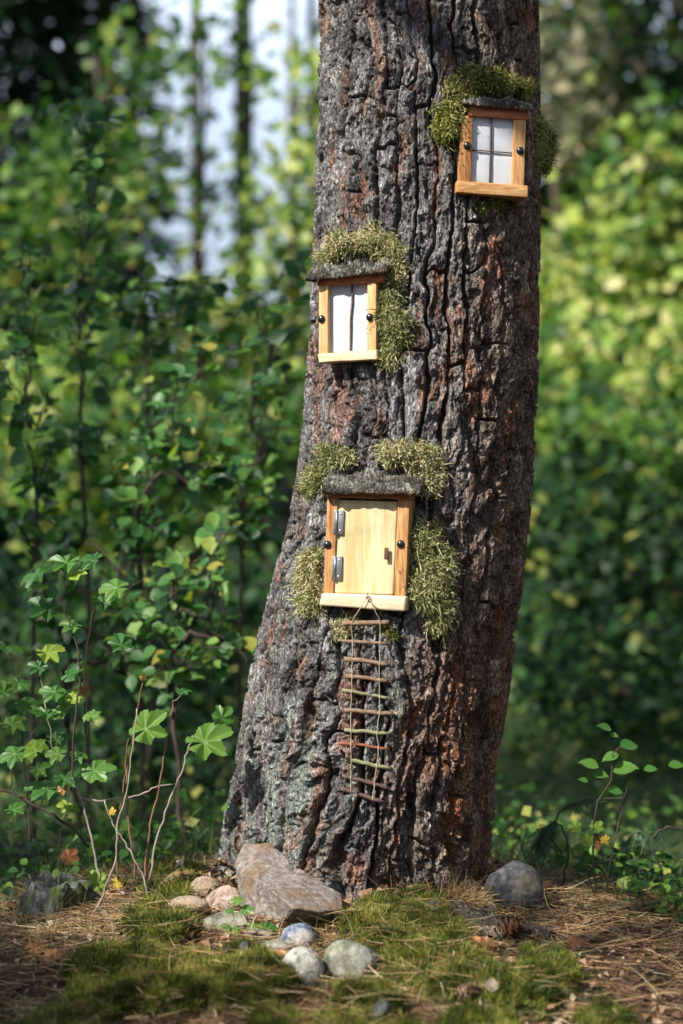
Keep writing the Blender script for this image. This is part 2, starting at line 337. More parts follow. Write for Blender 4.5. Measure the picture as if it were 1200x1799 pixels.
M['rock_dark'] = rock('shaded_blue_grey_boulder_stone', [(.36, (.03, .032, .038)), (.5, (.085, .088, .098)), (.66, (.17, .17, .178))], [(.3, (.07, .06, .05)), (.7, (.18, .16, .135))], scale=60)  # darkened: the shade over the boulder is put into the stone colour
M['chip'] = surf('orange_bark_chip', [(.36, (.12, .045, .02)), (.5, (.33, .14, .06)), (.66, (.52, .30, .16))], 110, rough=.7, bump=.5, bdist=.002)
M['stump'] = surf('weathered_stump_wood', [(.36, (.015, .015, .016)), (.5, (.07, .075, .078)), (.62, (.20, .23, .24))], 40, (1, 1, .4), .9, 1, 60, .012, stops2=[(.3, (.02, .035, .008)), (.7, (.09, .12, .03))], scale2=16)
M['cone'] = surf('pine_cone_scales', [(.3, (.06, .025, .018)), (.7, (.20, .10, .065))], 70, rough=.55, bump=.3)
M['cone_pale'] = surf('pale_cone_scales', [(.3, (.15, .10, .06)), (.7, (.36, .27, .18))], 70, rough=.65, bump=.3)

# ------------------------------------------------------------------ trunk profile
PY = np.array([1700, 1640, 1590, 1540, 1500, 1400, 1300, 1200, 1100, 1000, 900, 800, 700, 600, 500, 400, 300, 200, 100, 0, -200, -1000, -4000.])
PL = np.array([370, 380, 388, 394, 399, 412, 429, 442, 462, 490, 517, 534, 541, 548, 554, 558, 560, 563, 566, 567, 570, 580, 640.])
PR = np.array([852, 849, 846, 846, 850, 862, 876, 890, 903, 915, 925, 933, 938, 940, 941, 942, 943, 942, 941, 939, 936, 925, 860.])
YC = 0.21
SC = S * (D + YC) / D
zs = H + (899.5 - PY) * SC; cx = ((PL + PR) / 2 - 600) * SC; rr_ = (PR - PL) / 2 * SC
def _sm(z, a):
    k = np.linspace(-.07, .07, 9); return sum(np.interp(z + q, zs, a) for q in k) / 9
def tc(z): return _sm(z, cx)
def tr(z): return _sm(z, rr_)
def trunk_y(px, py):
    """Y of the trunk's outer surface along the ray through a pixel"""
    Y = 0.0
    for _ in range(12):
        p = at(px, py, Y); c = float(tc(p[2])); r = float(tr(p[2])); d = min(abs(p[0] - c), r * .985)
        Y = YC - math.sqrt(r * r - d * d)
    return Y
def on_trunk(px, py, out=0.0):
    Y = trunk_y(px, py); p = at(px, py, Y); c = np.array([float(tc(p[2])), YC, p[2]]); n = p - c; n /= np.linalg.norm(n)
    return p + n * out, n

# ------------------------------------------------------------------ ground
TX = float(tc(0.0))
def gz(x, y, fine=True):
    x = np.asarray(x, float); y = np.asarray(y, float)
    r = np.hypot((x - TX) * 0.9, (y - .16))
    z = -0.02 - 0.13 * ss(.42, 1.25, r) * ss(-1.6, .3, y) - .03 * ss(.5, 1.2, r)
    z = z + 0.03 * np.exp(-(r / .36) ** 4)
    z = z + .05 * (fbm(x * 1.7 + 5, y * 1.7, 3, 40) - .5) * ss(.3, .9, r)
    z = z + 0.6 * (fbm(x * .16, y * .16, 2, 44) - .5) * ss(4, 14, np.hypot(x, y))
    z = z - .10 * ss(.2, 1.2, x - TX) * ss(.0, 1.0, y + .1) * (1 - ss(2.5, 5, y))
    if fine:
        z = z + moss_mask(x, y) * (.010 + .036 * fbm(x * 26 + 3, y * 26, 2, 55)) + .012 * (fbm(x * 22, y * 22, 3, 50) - .5)
    return z
def moss_mask(x, y):
    n = 1.3 * fbm(x * 11 + 3, y * 8, 5, 60) - .22
    m = 0
    for (a, b, sx, sy) in MOSS:
        m = np.maximum(m, np.exp(-(((x - a) / sx) ** 2 + ((y - b) / sy) ** 2)))
    return ss(.45, .66, m * .85 + n * .55)
def flat_hit(px, py, z0=0.0):
    o, d = ray(px, py); t = (z0 - o[2]) / d[2]; return o + d * t
MOSS = []
for (px, py, wx, wy) in [(690, 1620, 75, 24), (740, 1655, 85, 24), (810, 1690, 80, 22), (640, 1720, 60, 14), (900, 1700, 65, 18), (960, 1680, 50, 14), (420, 1690, 75, 28),
                         (330, 1690, 75, 25), (220, 1680, 80, 25), (170, 1700, 60, 20), (300, 1560, 40, 14), (290, 1620, 60, 20), (640, 1750, 80, 16), (850, 1745, 60, 14), (480, 1740, 40, 16), (1060, 1735, 50, 14), (80, 1740, 60, 18)]:
    p = flat_hit(px, py, 0.0); s = S * (D + p[1]) / D
    q = flat_hit(px, py - wy, 0.0)
    MOSS.append((p[0], p[1], wx * s * 1.15, max(abs(q[1] - p[1]) * 1.2, .05)))
def ground_hit(px, py, fine=True):
    o, d = ray(px, py); a, b = 1.5, 60.0
    t = 1.8; prev = t
    while t < 45:
        p = o + d * t
        if p[2] < float(gz(p[0], p[1], fine)):
            lo_, hi_ = prev, t
            for _ in range(14):
                m_ = (lo_ + hi_) / 2; p = o + d * m_
                if p[2] < float(gz(p[0], p[1], fine)): hi_ = m_
                else: lo_ = m_
            return o + d * hi_
        prev = t; t += .03 if t < 8 else .3
    return o + d * 20

xs = np.concatenate([-np.geomspace(60, .95, 46), np.linspace(-.93, .93, 232), np.geomspace(.95, 60, 46)])
ys = np.concatenate([-np.geomspace(30, 1.45, 16), np.linspace(-1.43, .75, 262), np.geomspace(.78, 130, 80)])
X, Yg = np.meshgrid(xs, ys, indexing='ij'); Z = gz(X, Yg)
mk = moss_mask(X, Yg)
nlit = fbm(X * 14, Yg * 14, 4, 71); nl2 = fbm(X * 60, Yg * 60, 3, 75); far = ss(.9, 2.5, Yg)
litter = np.array([.060, .036, .024]) * (.5 + 1.0 * nl2[..., None]) + np.array([.06, .035, .02]) * ss(.5, .7, nlit)[..., None]
mosc = np.array([.045, .065, .014]) * (.4 + 1.2 * nl2[..., None])
farc = np.array([.035, .055, .02]) * (.4 + 1.2 * nlit[..., None])
gc = litter * (1 - mk[..., None]) + mosc * mk[..., None]; gc = gc * (1 - far[..., None]) + farc * far[..., None]
nx, ny = X.shape; i = np.arange(nx - 1)[:, None] * ny; j = np.arange(ny - 1)[None]
F = np.stack([i + j, i + ny + j, i + ny + j + 1, i + j + 1], -1).reshape(-1, 4)
def colmat(name, nscale, bd, rough=.9):
    m, nt, nn, L = new_mat(name)
    out = N(nn, 'OutputMaterial'); b = N(nn, 'BsdfPrincipled'); L.new(b.outputs[0], out.inputs[0])
    a = N(nn, 'Attribute', attribute_name='col'); tc_ = N(nn, 'TexCoord')
    n1 = N(nn, 'TexNoise'); n1.inputs['Scale'].default_value = nscale; n1.inputs['Detail'].default_value = 8; n1.inputs['Roughness'].default_value = .7; L.new(tc_.outputs['Object'], n1.inputs[0])
    r = ramp(nn, [(.3, (.3, .3, .3)), (.5, (.9, .9, .9)), (.7, (2, 1.9, 1.8))]); L.new(n1.outputs[0], r.inputs[0])
    mx = N(nn, 'Mix', data_type='RGBA', blend_type='MULTIPLY'); mx.inputs[0].default_value = 1; L.new(a.outputs['Color'], mx.inputs[6]); L.new(r.outputs[0], mx.inputs[7])
    L.new(mx.outputs[2], b.inputs['Base Color']); b.inputs['Roughness'].default_value = rough; b.inputs['Specular IOR Level'].default_value = .2
    bp = N(nn, 'Bump'); bp.inputs['Strength'].default_value = .9; bp.inputs['Distance'].default_value = bd; L.new(n1.outputs[0], bp.inputs['Height']); L.new(bp.outputs[0], b.inputs['Normal'])
    return m
M['ground'] = colmat('forest_floor', 90, .008)
mb = MB(); mb.add(np.stack([X, Yg, Z], -1).reshape(-1, 3), F)
g = mb.build('ground', M['ground'], col=gc.reshape(-1, 3)); tag(g, kind='structure')

# ------------------------------------------------------------------ the big pine
tree = thing('pine_tree', 'thick leaning old pine with furrowed bark carrying the tiny door and two tiny windows', 'tree', (TX, YC, float(gz(TX, YC, False))))
def bark_field(u, v):
    """height (<=0, metres) and colour of furrowed pine bark; u across, v along the trunk"""
    # long meandering furrows between columns of plates
    wu = u + .085 * (fbm(u * 7 + 2, v * 3.6, 3, 100) - .5) + .018 * (fbm(u * 30, v * 22, 3, 104) - .5) + .005 * (fbm(u * 90, v * 70, 2, 106) - .5)
    cw = .040; cu = wu / cw; ci = np.floor(cu); fu = cu - ci; dcol = np.minimum(fu, 1 - fu) * cw           # metres to the column's edge
    side = np.where(fu < .5, ci, ci + 1)
    keep = ss(.30, .52, vn(side * 3.7, v * 4.5 + side * 11.3, 110))                                       # furrow open or closed here
    wdt = .0024 + .0048 * vn(side * 5.1 + 3, v * 9 + side * 7.7, 111)
    fA = (1 - ss(.0, 1.0, dcol / wdt)) * (.25 + .75 * keep)
    # cross breaks, slanted and scalloped
    wv = v + .05 * (fbm(u * 25 + 9, v * 8, 3, 112) - .5) + .008 * (fbm(u * 100, v * 60, 2, 114) - .5)
    hc = .055 + .11 * tab(5)[ci.astype(int) & 255, 7]
    cv = wv / hc + tab(6)[ci.astype(int) & 255, 9] * 10; ri = np.floor(cv); fv = cv - ri; drow = np.minimum(fv, 1 - fv) * hc
    kb = ss(.58, .85, tab(9)[ci.astype(int) & 255, (ri + (fv > .5)).astype(int) & 255])
    fB = (1 - ss(0, 1, drow / .0045)) * kb
    fiss = np.maximum(fA, .8 * fB)
    pid = tab(7)[ci.astype(int) & 255, ri.astype(int) & 255]; pid2 = tab(8)[ci.astype(int) & 255, ri.astype(int) & 255]
    g1, g2, idB, bx, by = cell(wu / .0125 + 3, wv / .042 + 8, 140)
    g3, g4, idC, _, _ = cell(wu / .0058 + 1, wv / .017, 150)
    t = fbm(wu * 46, wv * 20, 4, 160) * 9; tf_ = t - np.floor(t); ter = np.floor(t) + ss(.0, .12, tf_)
    t2 = fbm(wu * 110 + 4, wv * 62, 3, 166) * 6; f2_ = t2 - np.floor(t2); ter2 = np.floor(t2) + ss(0, .3, f2_)
    fine = fbm(u * 380, v * 110, 3, 170)
    eb = 1 - ss(0, .18, g2 - g1); ec = 1 - ss(0, .2, g4 - g3)
    round_ = np.minimum(dcol / .009, 1) ** .7
    tilt = bx * ((idB * 37.3) % 1 - .5) + by * ((idB * 91.7) % 1 - .35)
    h = -.023 * fiss ** .6 - .0025 * (1 - round_) - .006 * pid + .0120 * tilt * (1 - fiss) + .006 * (fv - .5) * (pid2 - .3) + (1 - fiss) * (-.0048 * idB - .0030 * eb - .0022 * ec * idB + .0038 * (ter - 4.5) + .0022 * (ter2 - 3) + .0045 * (fine - .5) - .0018 * idC)
    h = np.minimum(h + .003, .006)
    grey = np.stack([.212 + 0 * u, .196 + 0 * u, .190 + 0 * u], -1)
    tone = (.30 + 1.15 * fbm(u * 26, v * 16, 4, 180)) * (.70 + .30 * (ter2 / 3 - .2)) * (.62 + .65 * idB) * (.8 + .45 * (ter - 4.5) / 4) * (.75 + .5 * idC)
    col = grey * np.clip(tone, .2, 2.6)[..., None]
    pale = ss(.60, .72, fbm(wu * 60, wv * 38, 3, 184))[..., None]; col = col * (1 - .5 * pale) + np.array([.27, .255, .25]) * .5 * pale
    redm = ss(.625, .67, fbm(wu * 44 + 5, wv * 11, 3, 190) + .14 * (idB - .5) + .10 * (pid2 - .5))
    red = np.array([.23, .115, .075]) * (.5 + .9 * fbm(u * 80, v * 30, 2, 194))[..., None]
    return h, col, redm, red, fiss, pid, idB
dense_lo, dense_hi = H + (899.5 - 1680) * SC, H + (899.5 + 60) * SC
tv_ = np.concatenate([np.linspace(dense_lo, dense_hi, 1080), np.linspace(dense_hi + .03, 6.2, 90)])
th = np.concatenate([np.linspace(-104, 104, 460), np.linspace(108, 252, 70)[:-1]]) * math.pi / 180
TH, ZZ = np.meshgrid(th, tv_, indexing='ij')
cxx, rrr = tc(ZZ), tr(ZZ)
low = ss(.75, .0, ZZ)
twist = TH * .22 + .06 * low * 0
h, col, redm, red, fiss, idA, idB = bark_field(twist, ZZ * 1.0)
# periodic join hidden at the back: fade heights
h = h * (1 + .35 * low)
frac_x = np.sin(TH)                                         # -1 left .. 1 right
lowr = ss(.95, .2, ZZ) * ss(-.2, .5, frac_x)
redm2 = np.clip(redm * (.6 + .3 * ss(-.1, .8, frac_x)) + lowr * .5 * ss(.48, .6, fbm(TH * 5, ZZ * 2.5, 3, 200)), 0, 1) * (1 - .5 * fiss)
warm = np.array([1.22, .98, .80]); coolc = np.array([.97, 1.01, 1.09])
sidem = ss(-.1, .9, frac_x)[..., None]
col = col * (coolc * (1 - sidem) + warm * .86 * sidem)  # sky's cool cast at left and dimmer warm right side put into the colour
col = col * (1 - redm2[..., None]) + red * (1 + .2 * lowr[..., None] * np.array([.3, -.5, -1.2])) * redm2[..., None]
dark = np.array([.040, .026, .022])
col = col * (1 - .8 * fiss[..., None]) + dark * .8 * fiss[..., None]
lich = ss(.50, .62, fbm(TH * 9, ZZ * 8, 4, 210) + .12 * ss(.5, .1, ZZ) * ss(.35, -.5, frac_x) + .03 * ss(.9, .3, ZZ) * ss(.2, -.7, frac_x) - .06) * ss(.95, .35, ZZ) * ss(.45, -.1, frac_x) * (1 - fiss)
col = col * (1 - .42 * lich[..., None]) + np.array([.21, .27, .25]) * (.7 + .6 * vn(TH * 90, ZZ * 300, 214))[..., None] * .42 * lich[..., None]
lob = (.010 + .012 * low ** 3) * np.cos(3 * TH + .6) * low + (.008 + .016 * low ** 3) * np.cos(5 * TH + 2.2) * low
edge = 1 - .10 * ss(.86, 1, np.abs(frac_x))
Rr = rrr + h * edge + lob * .8 + .0035
Px = cxx + Rr * np.sin(TH); Pyy = YC - Rr * np.cos(TH); Pz = ZZ
na, nz = TH.shape; ii = np.arange(na)[:, None] * nz; i2 = ((np.arange(na) + 1) % na)[:, None] * nz; jj = np.arange(nz - 1)[None]
F = np.stack([ii + jj, i2 + jj, i2 + jj + 1, ii + jj + 1], -1).reshape(-1, 4)
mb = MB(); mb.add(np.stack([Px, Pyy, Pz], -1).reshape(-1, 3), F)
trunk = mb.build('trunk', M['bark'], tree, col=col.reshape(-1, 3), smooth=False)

def slab(mb, P0, ux, uy, un, Lx, Ly, T, nx=130, ny=48, seed=0, amp=.004, grain=True):
    """rough-edged bark slab: P0 centre of the top, ux along, uy across, un up"""
    a = np.linspace(-.5, .5, nx); b = np.linspace(-.5, .5, ny); A, B = np.meshgrid(a, b, indexing='ij')
    n1 = fbm(A * Lx * 26 + seed * 7 + fbm(A * Lx * 70, B * Ly * 70, 2, 302), B * Ly * 150 + seed + 2 * fbm(A * Lx * 30, B * Ly * 30, 2, 303), 4, 300 + seed); tq = n1 * 9; terr = (np.floor(tq) + ss(0, .2, tq - np.floor(tq))) / 9; crk = 1 - ss(0, .08, np.abs(fbm(A * Lx * 30 + 5, B * Ly * 110 + seed, 3, 308) - .5))
    f1, f2, ci, _, _ = cell(A * Lx / .03 + seed, B * Ly / .012 + seed, 310)
    ed = np.minimum(.5 - np.abs(A), (.5 - np.abs(B)) * Ly / Lx) * Lx
    top = (terr - .5) * amp * 9 - crk * amp * 1.4 + ci * amp * 1.6 + .004 * (vn(A * Lx * 200, B * Ly * 400, 315) - .5) - (1 - ss(0, .25, f2 - f1)) * amp * .8 - .003 * (1 - ss(0, .006, ed))
    jit = 1 + .10 * (vn(A * 9 + seed, B * 3 + 4, 320) - .5) * 1.4
    jx = A * Lx + .010 * (fbm(B * Ly * 90 + seed, A * 0 + 3., 3, 330 + seed) - .5) * (np.abs(A) * 2) ** 3
    jy = B * Ly * jit + .008 * (fbm(A * Lx * 90 + seed, B * 0 + 8., 3, 340 + seed) - .5) * (np.abs(B) * 2) ** 3
    Pt = P0 + jx[..., None] * ux + jy[..., None] * uy + top[..., None] * un
    Pb = P0 + (jx * .985)[..., None] * ux + (jy * .97)[..., None] * uy + (-T + .003 * n1)[..., None] * un
    V = np.concatenate([Pt.reshape(-1, 3), Pb.reshape(-1, 3)]); q = nx * ny
    i = np.arange(nx - 1)[:, None] * ny; j = np.arange(ny - 1)[None]
    Ft = np.stack([i + j, i + ny + j, i + ny + j + 1, i + j + 1], -1).reshape(-1, 4); Fb = Ft[:, ::-1] + q
    bd = list(range(0, ny)) + [k * ny + ny - 1 for k in range(1, nx)] + [(nx - 1) * ny + k for k in range(ny - 2, -1, -1)] + [k * ny for k in range(nx - 2, 0, -1)]
    bd = np.array(bd); nb = np.roll(bd, -1)
    Fs = np.stack([bd, nb, nb + q, bd + q], -1)
    mb.add(V, np.concatenate([Ft, Fb, Fs]), 0)
    c = (.05 + 2.2 * terr ** 1.6 * (1 - .7 * crk) * (.5 + 1.0 * ci))[..., None] * np.array([.080, .074, .070])
    li = ss(.5, .6, fbm(A * Lx * 40, B * Ly * 60, 3, 350 + seed))[..., None]
    c = c * (1 - .35 * li) + np.array([.26, .29, .23]) * .35 * li
    cb = np.ones_like(c) * np.array([.20, .095, .055]) * (.5 + n1[..., None])
    return np.concatenate([c.reshape(-1, 3), cb.reshape(-1, 3)])

# loose flakes of bark standing off the silhouette
for (pts, wd) in [([(938, 95), (943, 112), (946, 138)], .010), ([(939, 470), (943, 483), (945, 494)], .012), ([(547, 640), (541, 700), (537, 730)], .014), ([(938, 645), (941, 662), (939, 720)], .010)]:
    P = [on_trunk(a, b, 0)[0] for a, b in pts]; P = [at(a, b, YC - .02) for a, b in pts]
    P = curve(P, 4); mb = MB(); n = len(P)
    rad = np.interp(np.linspace(0, 1, n), [0, .4, 1], [.3, 1, .08]) * wd
    add_tube(mb, P, rad * .45, 6, wob=.6, seed=int(pts[0][1]))
    mb.build('bark_flake', M['bark'], tree, col=np.tile([.10, .085, .08], (mb.n, 1)))

# ------------------------------------------------------------------ little window and door joinery
class Plane:
    """a fitting's own plane in the place: centre on the trunk, turned by yaw; pixels are only read to get its sizes"""
    def __init__(s, px, py, yaw, out):
        p, n = on_trunk(px, py, 0); s.n = np.array([-math.sin(R(yaw)), -math.cos(R(yaw)), 0.0]); s.O = p + s.n * out
    def P(s, px, py, c=0.0):
        o, d = ray(px, py); q = s.O + s.n * c; t = np.dot(q - o, s.n) / np.dot(d, s.n); return o + d * t
def prism(mb, quad, n, depth, bev=.0016, tint=0.0, sub=6, wob=.0006, seed=1):
    """quad: four front corners (3-D), extruded back along -n, bevelled, slightly uneven"""
    bm = bmesh.new(); f = [bm.verts.new(p) for p in quad]; b = [bm.verts.new(np.asarray(p) - n * depth) for p in quad]
    bm.faces.new(f); bm.faces.new(b[::-1])
    for i in range(4): bm.faces.new([f[(i + 1) % 4], f[i], b[i], b[(i + 1) % 4]])
    bmesh.ops.recalc_face_normals(bm, faces=bm.faces)
    bmesh.ops.bevel(bm, geom=list(bm.edges), offset=bev, segments=2, affect='EDGES', profile=.6)
    if sub:
        L = sorted(bm.edges, key=lambda e: -e.calc_length()); big = [e for e in L if e.calc_length() > L[0].calc_length() * .4]
        bmesh.ops.subdivide_edges(bm, edges=big, cuts=sub, use_grid_fill=True)
    bmesh.ops.triangulate(bm, faces=bm.faces)
    bm.verts.index_update()
    V = np.array([v.co for v in bm.verts]); F = np.array([[v.index for v in f.verts] for f in bm.faces]); bm.free()
    V = V + wob * (np.stack([fbm(V[:, 0] * 60 + seed, V[:, 2] * 60, 2, 400), fbm(V[:, 0] * 60, V[:, 2] * 60 + seed, 2, 404), fbm(V[:, 0] * 60 + 9, V[:, 2] * 60 + seed, 2, 408)], 1) - .5) * 2
    mb.add(V, F, tint)
def board(name, pl, corners, cf, depth, mat, parent, tint=.5, bev=.0018, **k):
    mb = MB(); q = [pl.P(x, y, cf) for x, y in corners]; prism(mb, q, pl.n, depth, bev, tint, seed=int(corners[0][0]), **k)
    return mb.build(name, mat, parent, smooth=False)
def dome(mb, c, n, r, hgt, seg=18, rings=7):
    n = np.asarray(n); a = np.cross(n, [0, 0, 1.0]); a /= np.linalg.norm(a); b = np.cross(n, a)
    V = []; ph = np.linspace(0, 2 * math.pi, seg, endpoint=False)
    prof = [(1.0, -.35), (1.0, 0)] + [(math.cos(t), math.sin(t)) for t in np.linspace(.2, 1.45, rings)]
    for q, z in prof: V += [c + r * q * (math.cos(p) * a + math.sin(p) * b) + n * hgt * z for p in ph]
    m = len(prof); i = np.arange(m - 1)[:, None] * seg; j = np.arange(seg)[None]; k = (j + 1) % seg
    F = np.stack([i + j, i + k, i + seg + k, i + seg + j], -1).reshape(-1, 4)
    base = mb.n; mb.add(np.array(V + [c + n * hgt]), F)
    j = np.arange(seg); mb.F3.append(np.stack([base + (m - 1) * seg + j, base + (m - 1) * seg + (j + 1) % seg, np.full(seg, base + m * seg)], -1))
def knob(pl, px, py, c, parent, r=7.2, label=None):
    mb = MB(); p = pl.P(px, py, c); dome(mb, p, pl.n, r * S, .0062)
    o = mb.build('knob', M['black'], parent)
def roof(pl, pts, cf, drop, T, parent, seed, mat='bark'):
    """bark slab roof: pts = left and right end pixel of the front edge; slopes up to the trunk"""
    a = pl.P(*pts[0], cf); b = pl.P(*pts[1], cf); ux = b - a; L = np.linalg.norm(ux); ux = ux / L
    back = -pl.n * math.cos(R(drop)) + np.array([0, 0, 1]) * math.sin(R(drop)); back -= ux * np.dot(back, ux); back /= np.linalg.norm(back)
    un = np.cross(ux, back); un = un if un[2] > 0 else -un
    Wd = pts[2]
    mb = MB(); cc = slab(mb, (a + b) / 2 + back * Wd / 2, ux, back, un, L, Wd, T, seed=seed, amp=.0032)
    return mb.build('bark_roof', M['bark'], parent, col=cc, smooth=False)
def muntin(pl, pts, c, r, parent):
    mb = MB(); P = curve([pl.P(x, y, c) for x, y in pts], 5); add_tube(mb, P, r * np.ones(len(P)), 7, wob=.35, seed=3)
    mb.build('glazing_twig', M['twig_dark'], parent)

# upper window
pl = Plane(866, 262, -7, .020); cf = .016
o = pl.P(866, 345, 0)
W1 = thing('toy_window', 'tiny four-paned wooden window high on the right of the trunk, its roof bark under green moss', 'window', o, 'miniature windows on the trunk')
board('jamb', pl, [(812, 203), (831, 203), (828, 322), (805, 322)], cf, .05, M['wood_v'], W1, .35)
board('jamb', pl, [(903, 209), (924, 210), (921, 328), (899, 327)], cf, .05, M['wood_v'], W1, .6)
board('lintel', pl, [(824, 182), (929, 192), (928, 211), (822, 203)], cf + .003, .05, M['wood_red'], W1, .5)
board('sill', pl, [(803, 317), (928, 326), (927, 347), (802, 338)], cf + .005, .055, M['wood_h'], W1, .55)
for q in ([(830, 204), (863, 206), (861, 266), (829, 263)], [(862.5, 206), (902, 210), (900, 269), (860.5, 266)], [(829, 263.5), (861, 266.5), (860, 322), (828, 318)], [(860.5, 266.5), (900, 269.5), (898, 326), (859.5, 322)]):
    board('pane', pl, q, cf - .009, .004, M['white'], W1, .5, bev=.0004, sub=2, wob=.0004)
muntin(pl, [(863, 205), (862, 250), (860.5, 323)], cf - .006, .0019, W1)
muntin(pl, [(829, 263), (862, 266), (901, 269)], cf - .006, .0014, W1)
knob(pl, 821, 256, cf, W1); knob(pl, 914, 265, cf, W1)
roof(pl, ((816, 178), (942, 190), .075), cf + .016, 16, .008, W1, 3)

# middle window
pl = Plane(613, 560, 21, .026); cf = .016
o = pl.P(613, 636, 0)
W2 = thing('toy_window', 'tiny two-paned wooden window on the left edge of the trunk, moss trailing down its right side', 'window', o, 'miniature windows on the trunk')
board('jamb', pl, [(560, 500), (576, 499), (576, 622), (560, 624)], cf, .05, M['wood_v'], W2, .75)
board('jamb', pl, [(645, 496), (661, 495), (661, 615), (645, 617)], cf, .06, M['wood_v'], W2, .7)
board('lintel', pl, [(557, 488), (672, 479), (672, 495), (557, 502)], cf + .003, .05, M['wood_red'], W2, .4)
board('sill', pl, [(558, 622), (662, 614), (662, 631), (560, 637)], cf + .005, .06, M['wood_pale'], W2, .6)
board('pane', pl, [(574, 500), (617.5, 497), (617, 617), (574, 620)], cf - .014, .004, M['white'], W2, .5, bev=.0004, sub=2, wob=.0004)
board('pane', pl, [(618, 497), (648, 494), (648, 615), (617.5, 617)], cf - .014, .004, M['white'], W2, .5, bev=.0004, sub=2, wob=.0004)
muntin(pl, [(618.5, 498), (619, 530), (616.5, 560), (616, 616)], cf - .011, .0021, W2)
knob(pl, 565, 560.5, cf, W2); knob(pl, 650, 557.5, cf, W2)
roof(pl, ((537, 487), (678, 474), .085), cf + .02, 22, .009, W2, 5)

# door
pl = Plane(645, 960, 13, .018); cf = .016
o = pl.P(638, 1075, 0)
DR = thing('toy_door', 'tiny cream wooden door in a reddish frame under a bark roof, low on the trunk', 'door', o)
board('jamb', pl, [(575, 874), (594, 875), (586, 1043), (568, 1042)], cf, .05, M['wood_v'], DR, .40)
board('jamb', pl, [(699, 877), (720, 878), (712, 1048), (692, 1047)], cf, .06, M['wood_v'], DR, .45)
board('lintel', pl, [(575, 859), (722, 864), (721, 878), (574, 874)], cf + .003, .05, M['wood_red'], DR, .4)
board('sill', pl, [(565, 1042), (714, 1048), (711, 1075), (560, 1064)], cf + .014, .07, M['wood_pale'], DR, .75, bev=.0045)
leaf = board('door_leaf', pl, [(593, 878), (698, 881), (691, 1045), (586, 1042)], cf - .004, .014, M['door'], DR, .5, bev=.003)
for (x0, y0, x1, y1, xk) in ((588, 896, 604, 939, 592), (585, 977, 601, 1019, 589)):
    mb = MB(); q = [pl.P(xk, y0, cf + .0005), pl.P(x1, y0 + .5, cf + .0005), pl.P(x1 - 1.5, y1, cf + .0005), pl.P(xk - 1.5, y1, cf + .0005)]
    prism(mb, q, pl.n, .0045, .0004, sub=0, wob=0.0001); q = [pl.P(x0 - 1, y0 + .5, cf + .0015), pl.P(xk - 1, y0, cf + .0015), pl.P(xk - 2.5, y1, cf + .0015), pl.P(x0 - 2.5, y1, cf + .0015)]
    prism(mb, q, pl.n, .003, .0004, sub=0, wob=.0001)
    add_tube(mb, [pl.P(xk, y0 - .5, cf + .0018), pl.P(xk - 1.5, y1 + .5, cf + .0018)], .0019, 10)
    hg = mb.build('hinge', M['steel'], DR, smooth=False)
    for f in (.16, .84):
        sm = MB(); dome(sm, pl.P((xk + x1) / 2 + .8 - 1.5 * f, y0 + (y1 - y0) * f, cf + .0006), pl.n, .0021, .0012, 10, 3); so = sm.build('screw', M['screw'], DR)
        so.parent = hg
mb = MB(); dome(mb, pl.P(679.5, 972, cf - .003), pl.n, .0030, .004, 12, 4); q = [pl.P(675.5, 962, cf + .0055), pl.P(682.5, 962.3, cf + .0055), pl.P(681.5, 983, cf + .0055), pl.P(674.5, 982.6, cf + .0055)]
prism(mb, q, pl.n, .0035, .0011, sub=0); add_tube(mb, [pl.P(679, 966, cf - .005), pl.P(679, 966, cf + .004)], .0017, 8); add_tube(mb, [pl.P(678, 979, cf - .005), pl.P(678, 979, cf + .004)], .0017, 8)
ho = mb.build('handle', M['rust'], DR); ho.parent = leaf
knob(pl, 575.5, 957, cf, DR); knob(pl, 704, 956, cf, DR)
roof(pl, ((562, 861), (736, 866), .115), cf + .026, 24, .010, DR, 9)
hookp = pl.P(646, 1049, cf + .016)
mb = MB(); add_tube(mb, [hookp + np.array([0, .01, .002]), hookp, hookp + np.array([0, -.003, .008])], .0011, 7); mb.build('nail', M['rust'], DR)

# ------------------------------------------------------------------ rope ladder
lad = thing('rope_ladder', 'tiny twig and string ladder hanging below the door down the bark', 'ladder', on_trunk(640, 1400, .004)[0])
rungs = [((608, 1094.5), (684, 1092), 3.2, 'twig_grey'), ((603, 1124.5), (681, 1129.7), 2.1, 'twig_grey'), ((607, 1156), (682, 1167), 2.9, 'twig_grey'), ((610, 1186), (680, 1196), 2.6, 'twig_grey'),
         ((604, 1211), (683, 1226), 2.1, 'twig_green'), ((607, 1247), (690, 1253.6), 2.9, 'twig_grey'), ((607, 1281), (681, 1288), 2.4, 'twig_green'), ((598, 1304), (681, 1315), 1.9, 'twig_red'),
         ((608, 1332), (685, 1349), 2.6, 'twig_green'), ((603, 1361), (682, 1384), 2.4, 'twig_dark'), ((600, 1384), (673, 1408), 2.6, 'twig_dark')]
lx = lambda y: np.interp(y, [1090, 1163, 1250, 1326, 1390], [622.8, 621, 618, 618, 617])
rx = lambda y: np.interp(y, [1090, 1163, 1250, 1286, 1312, 1345, 1402], [669, 667, 666.5, 662, 664.6, 661, 654])
lp, rp = [], []
rq = np.random.default_rng(11)
sillp = .0
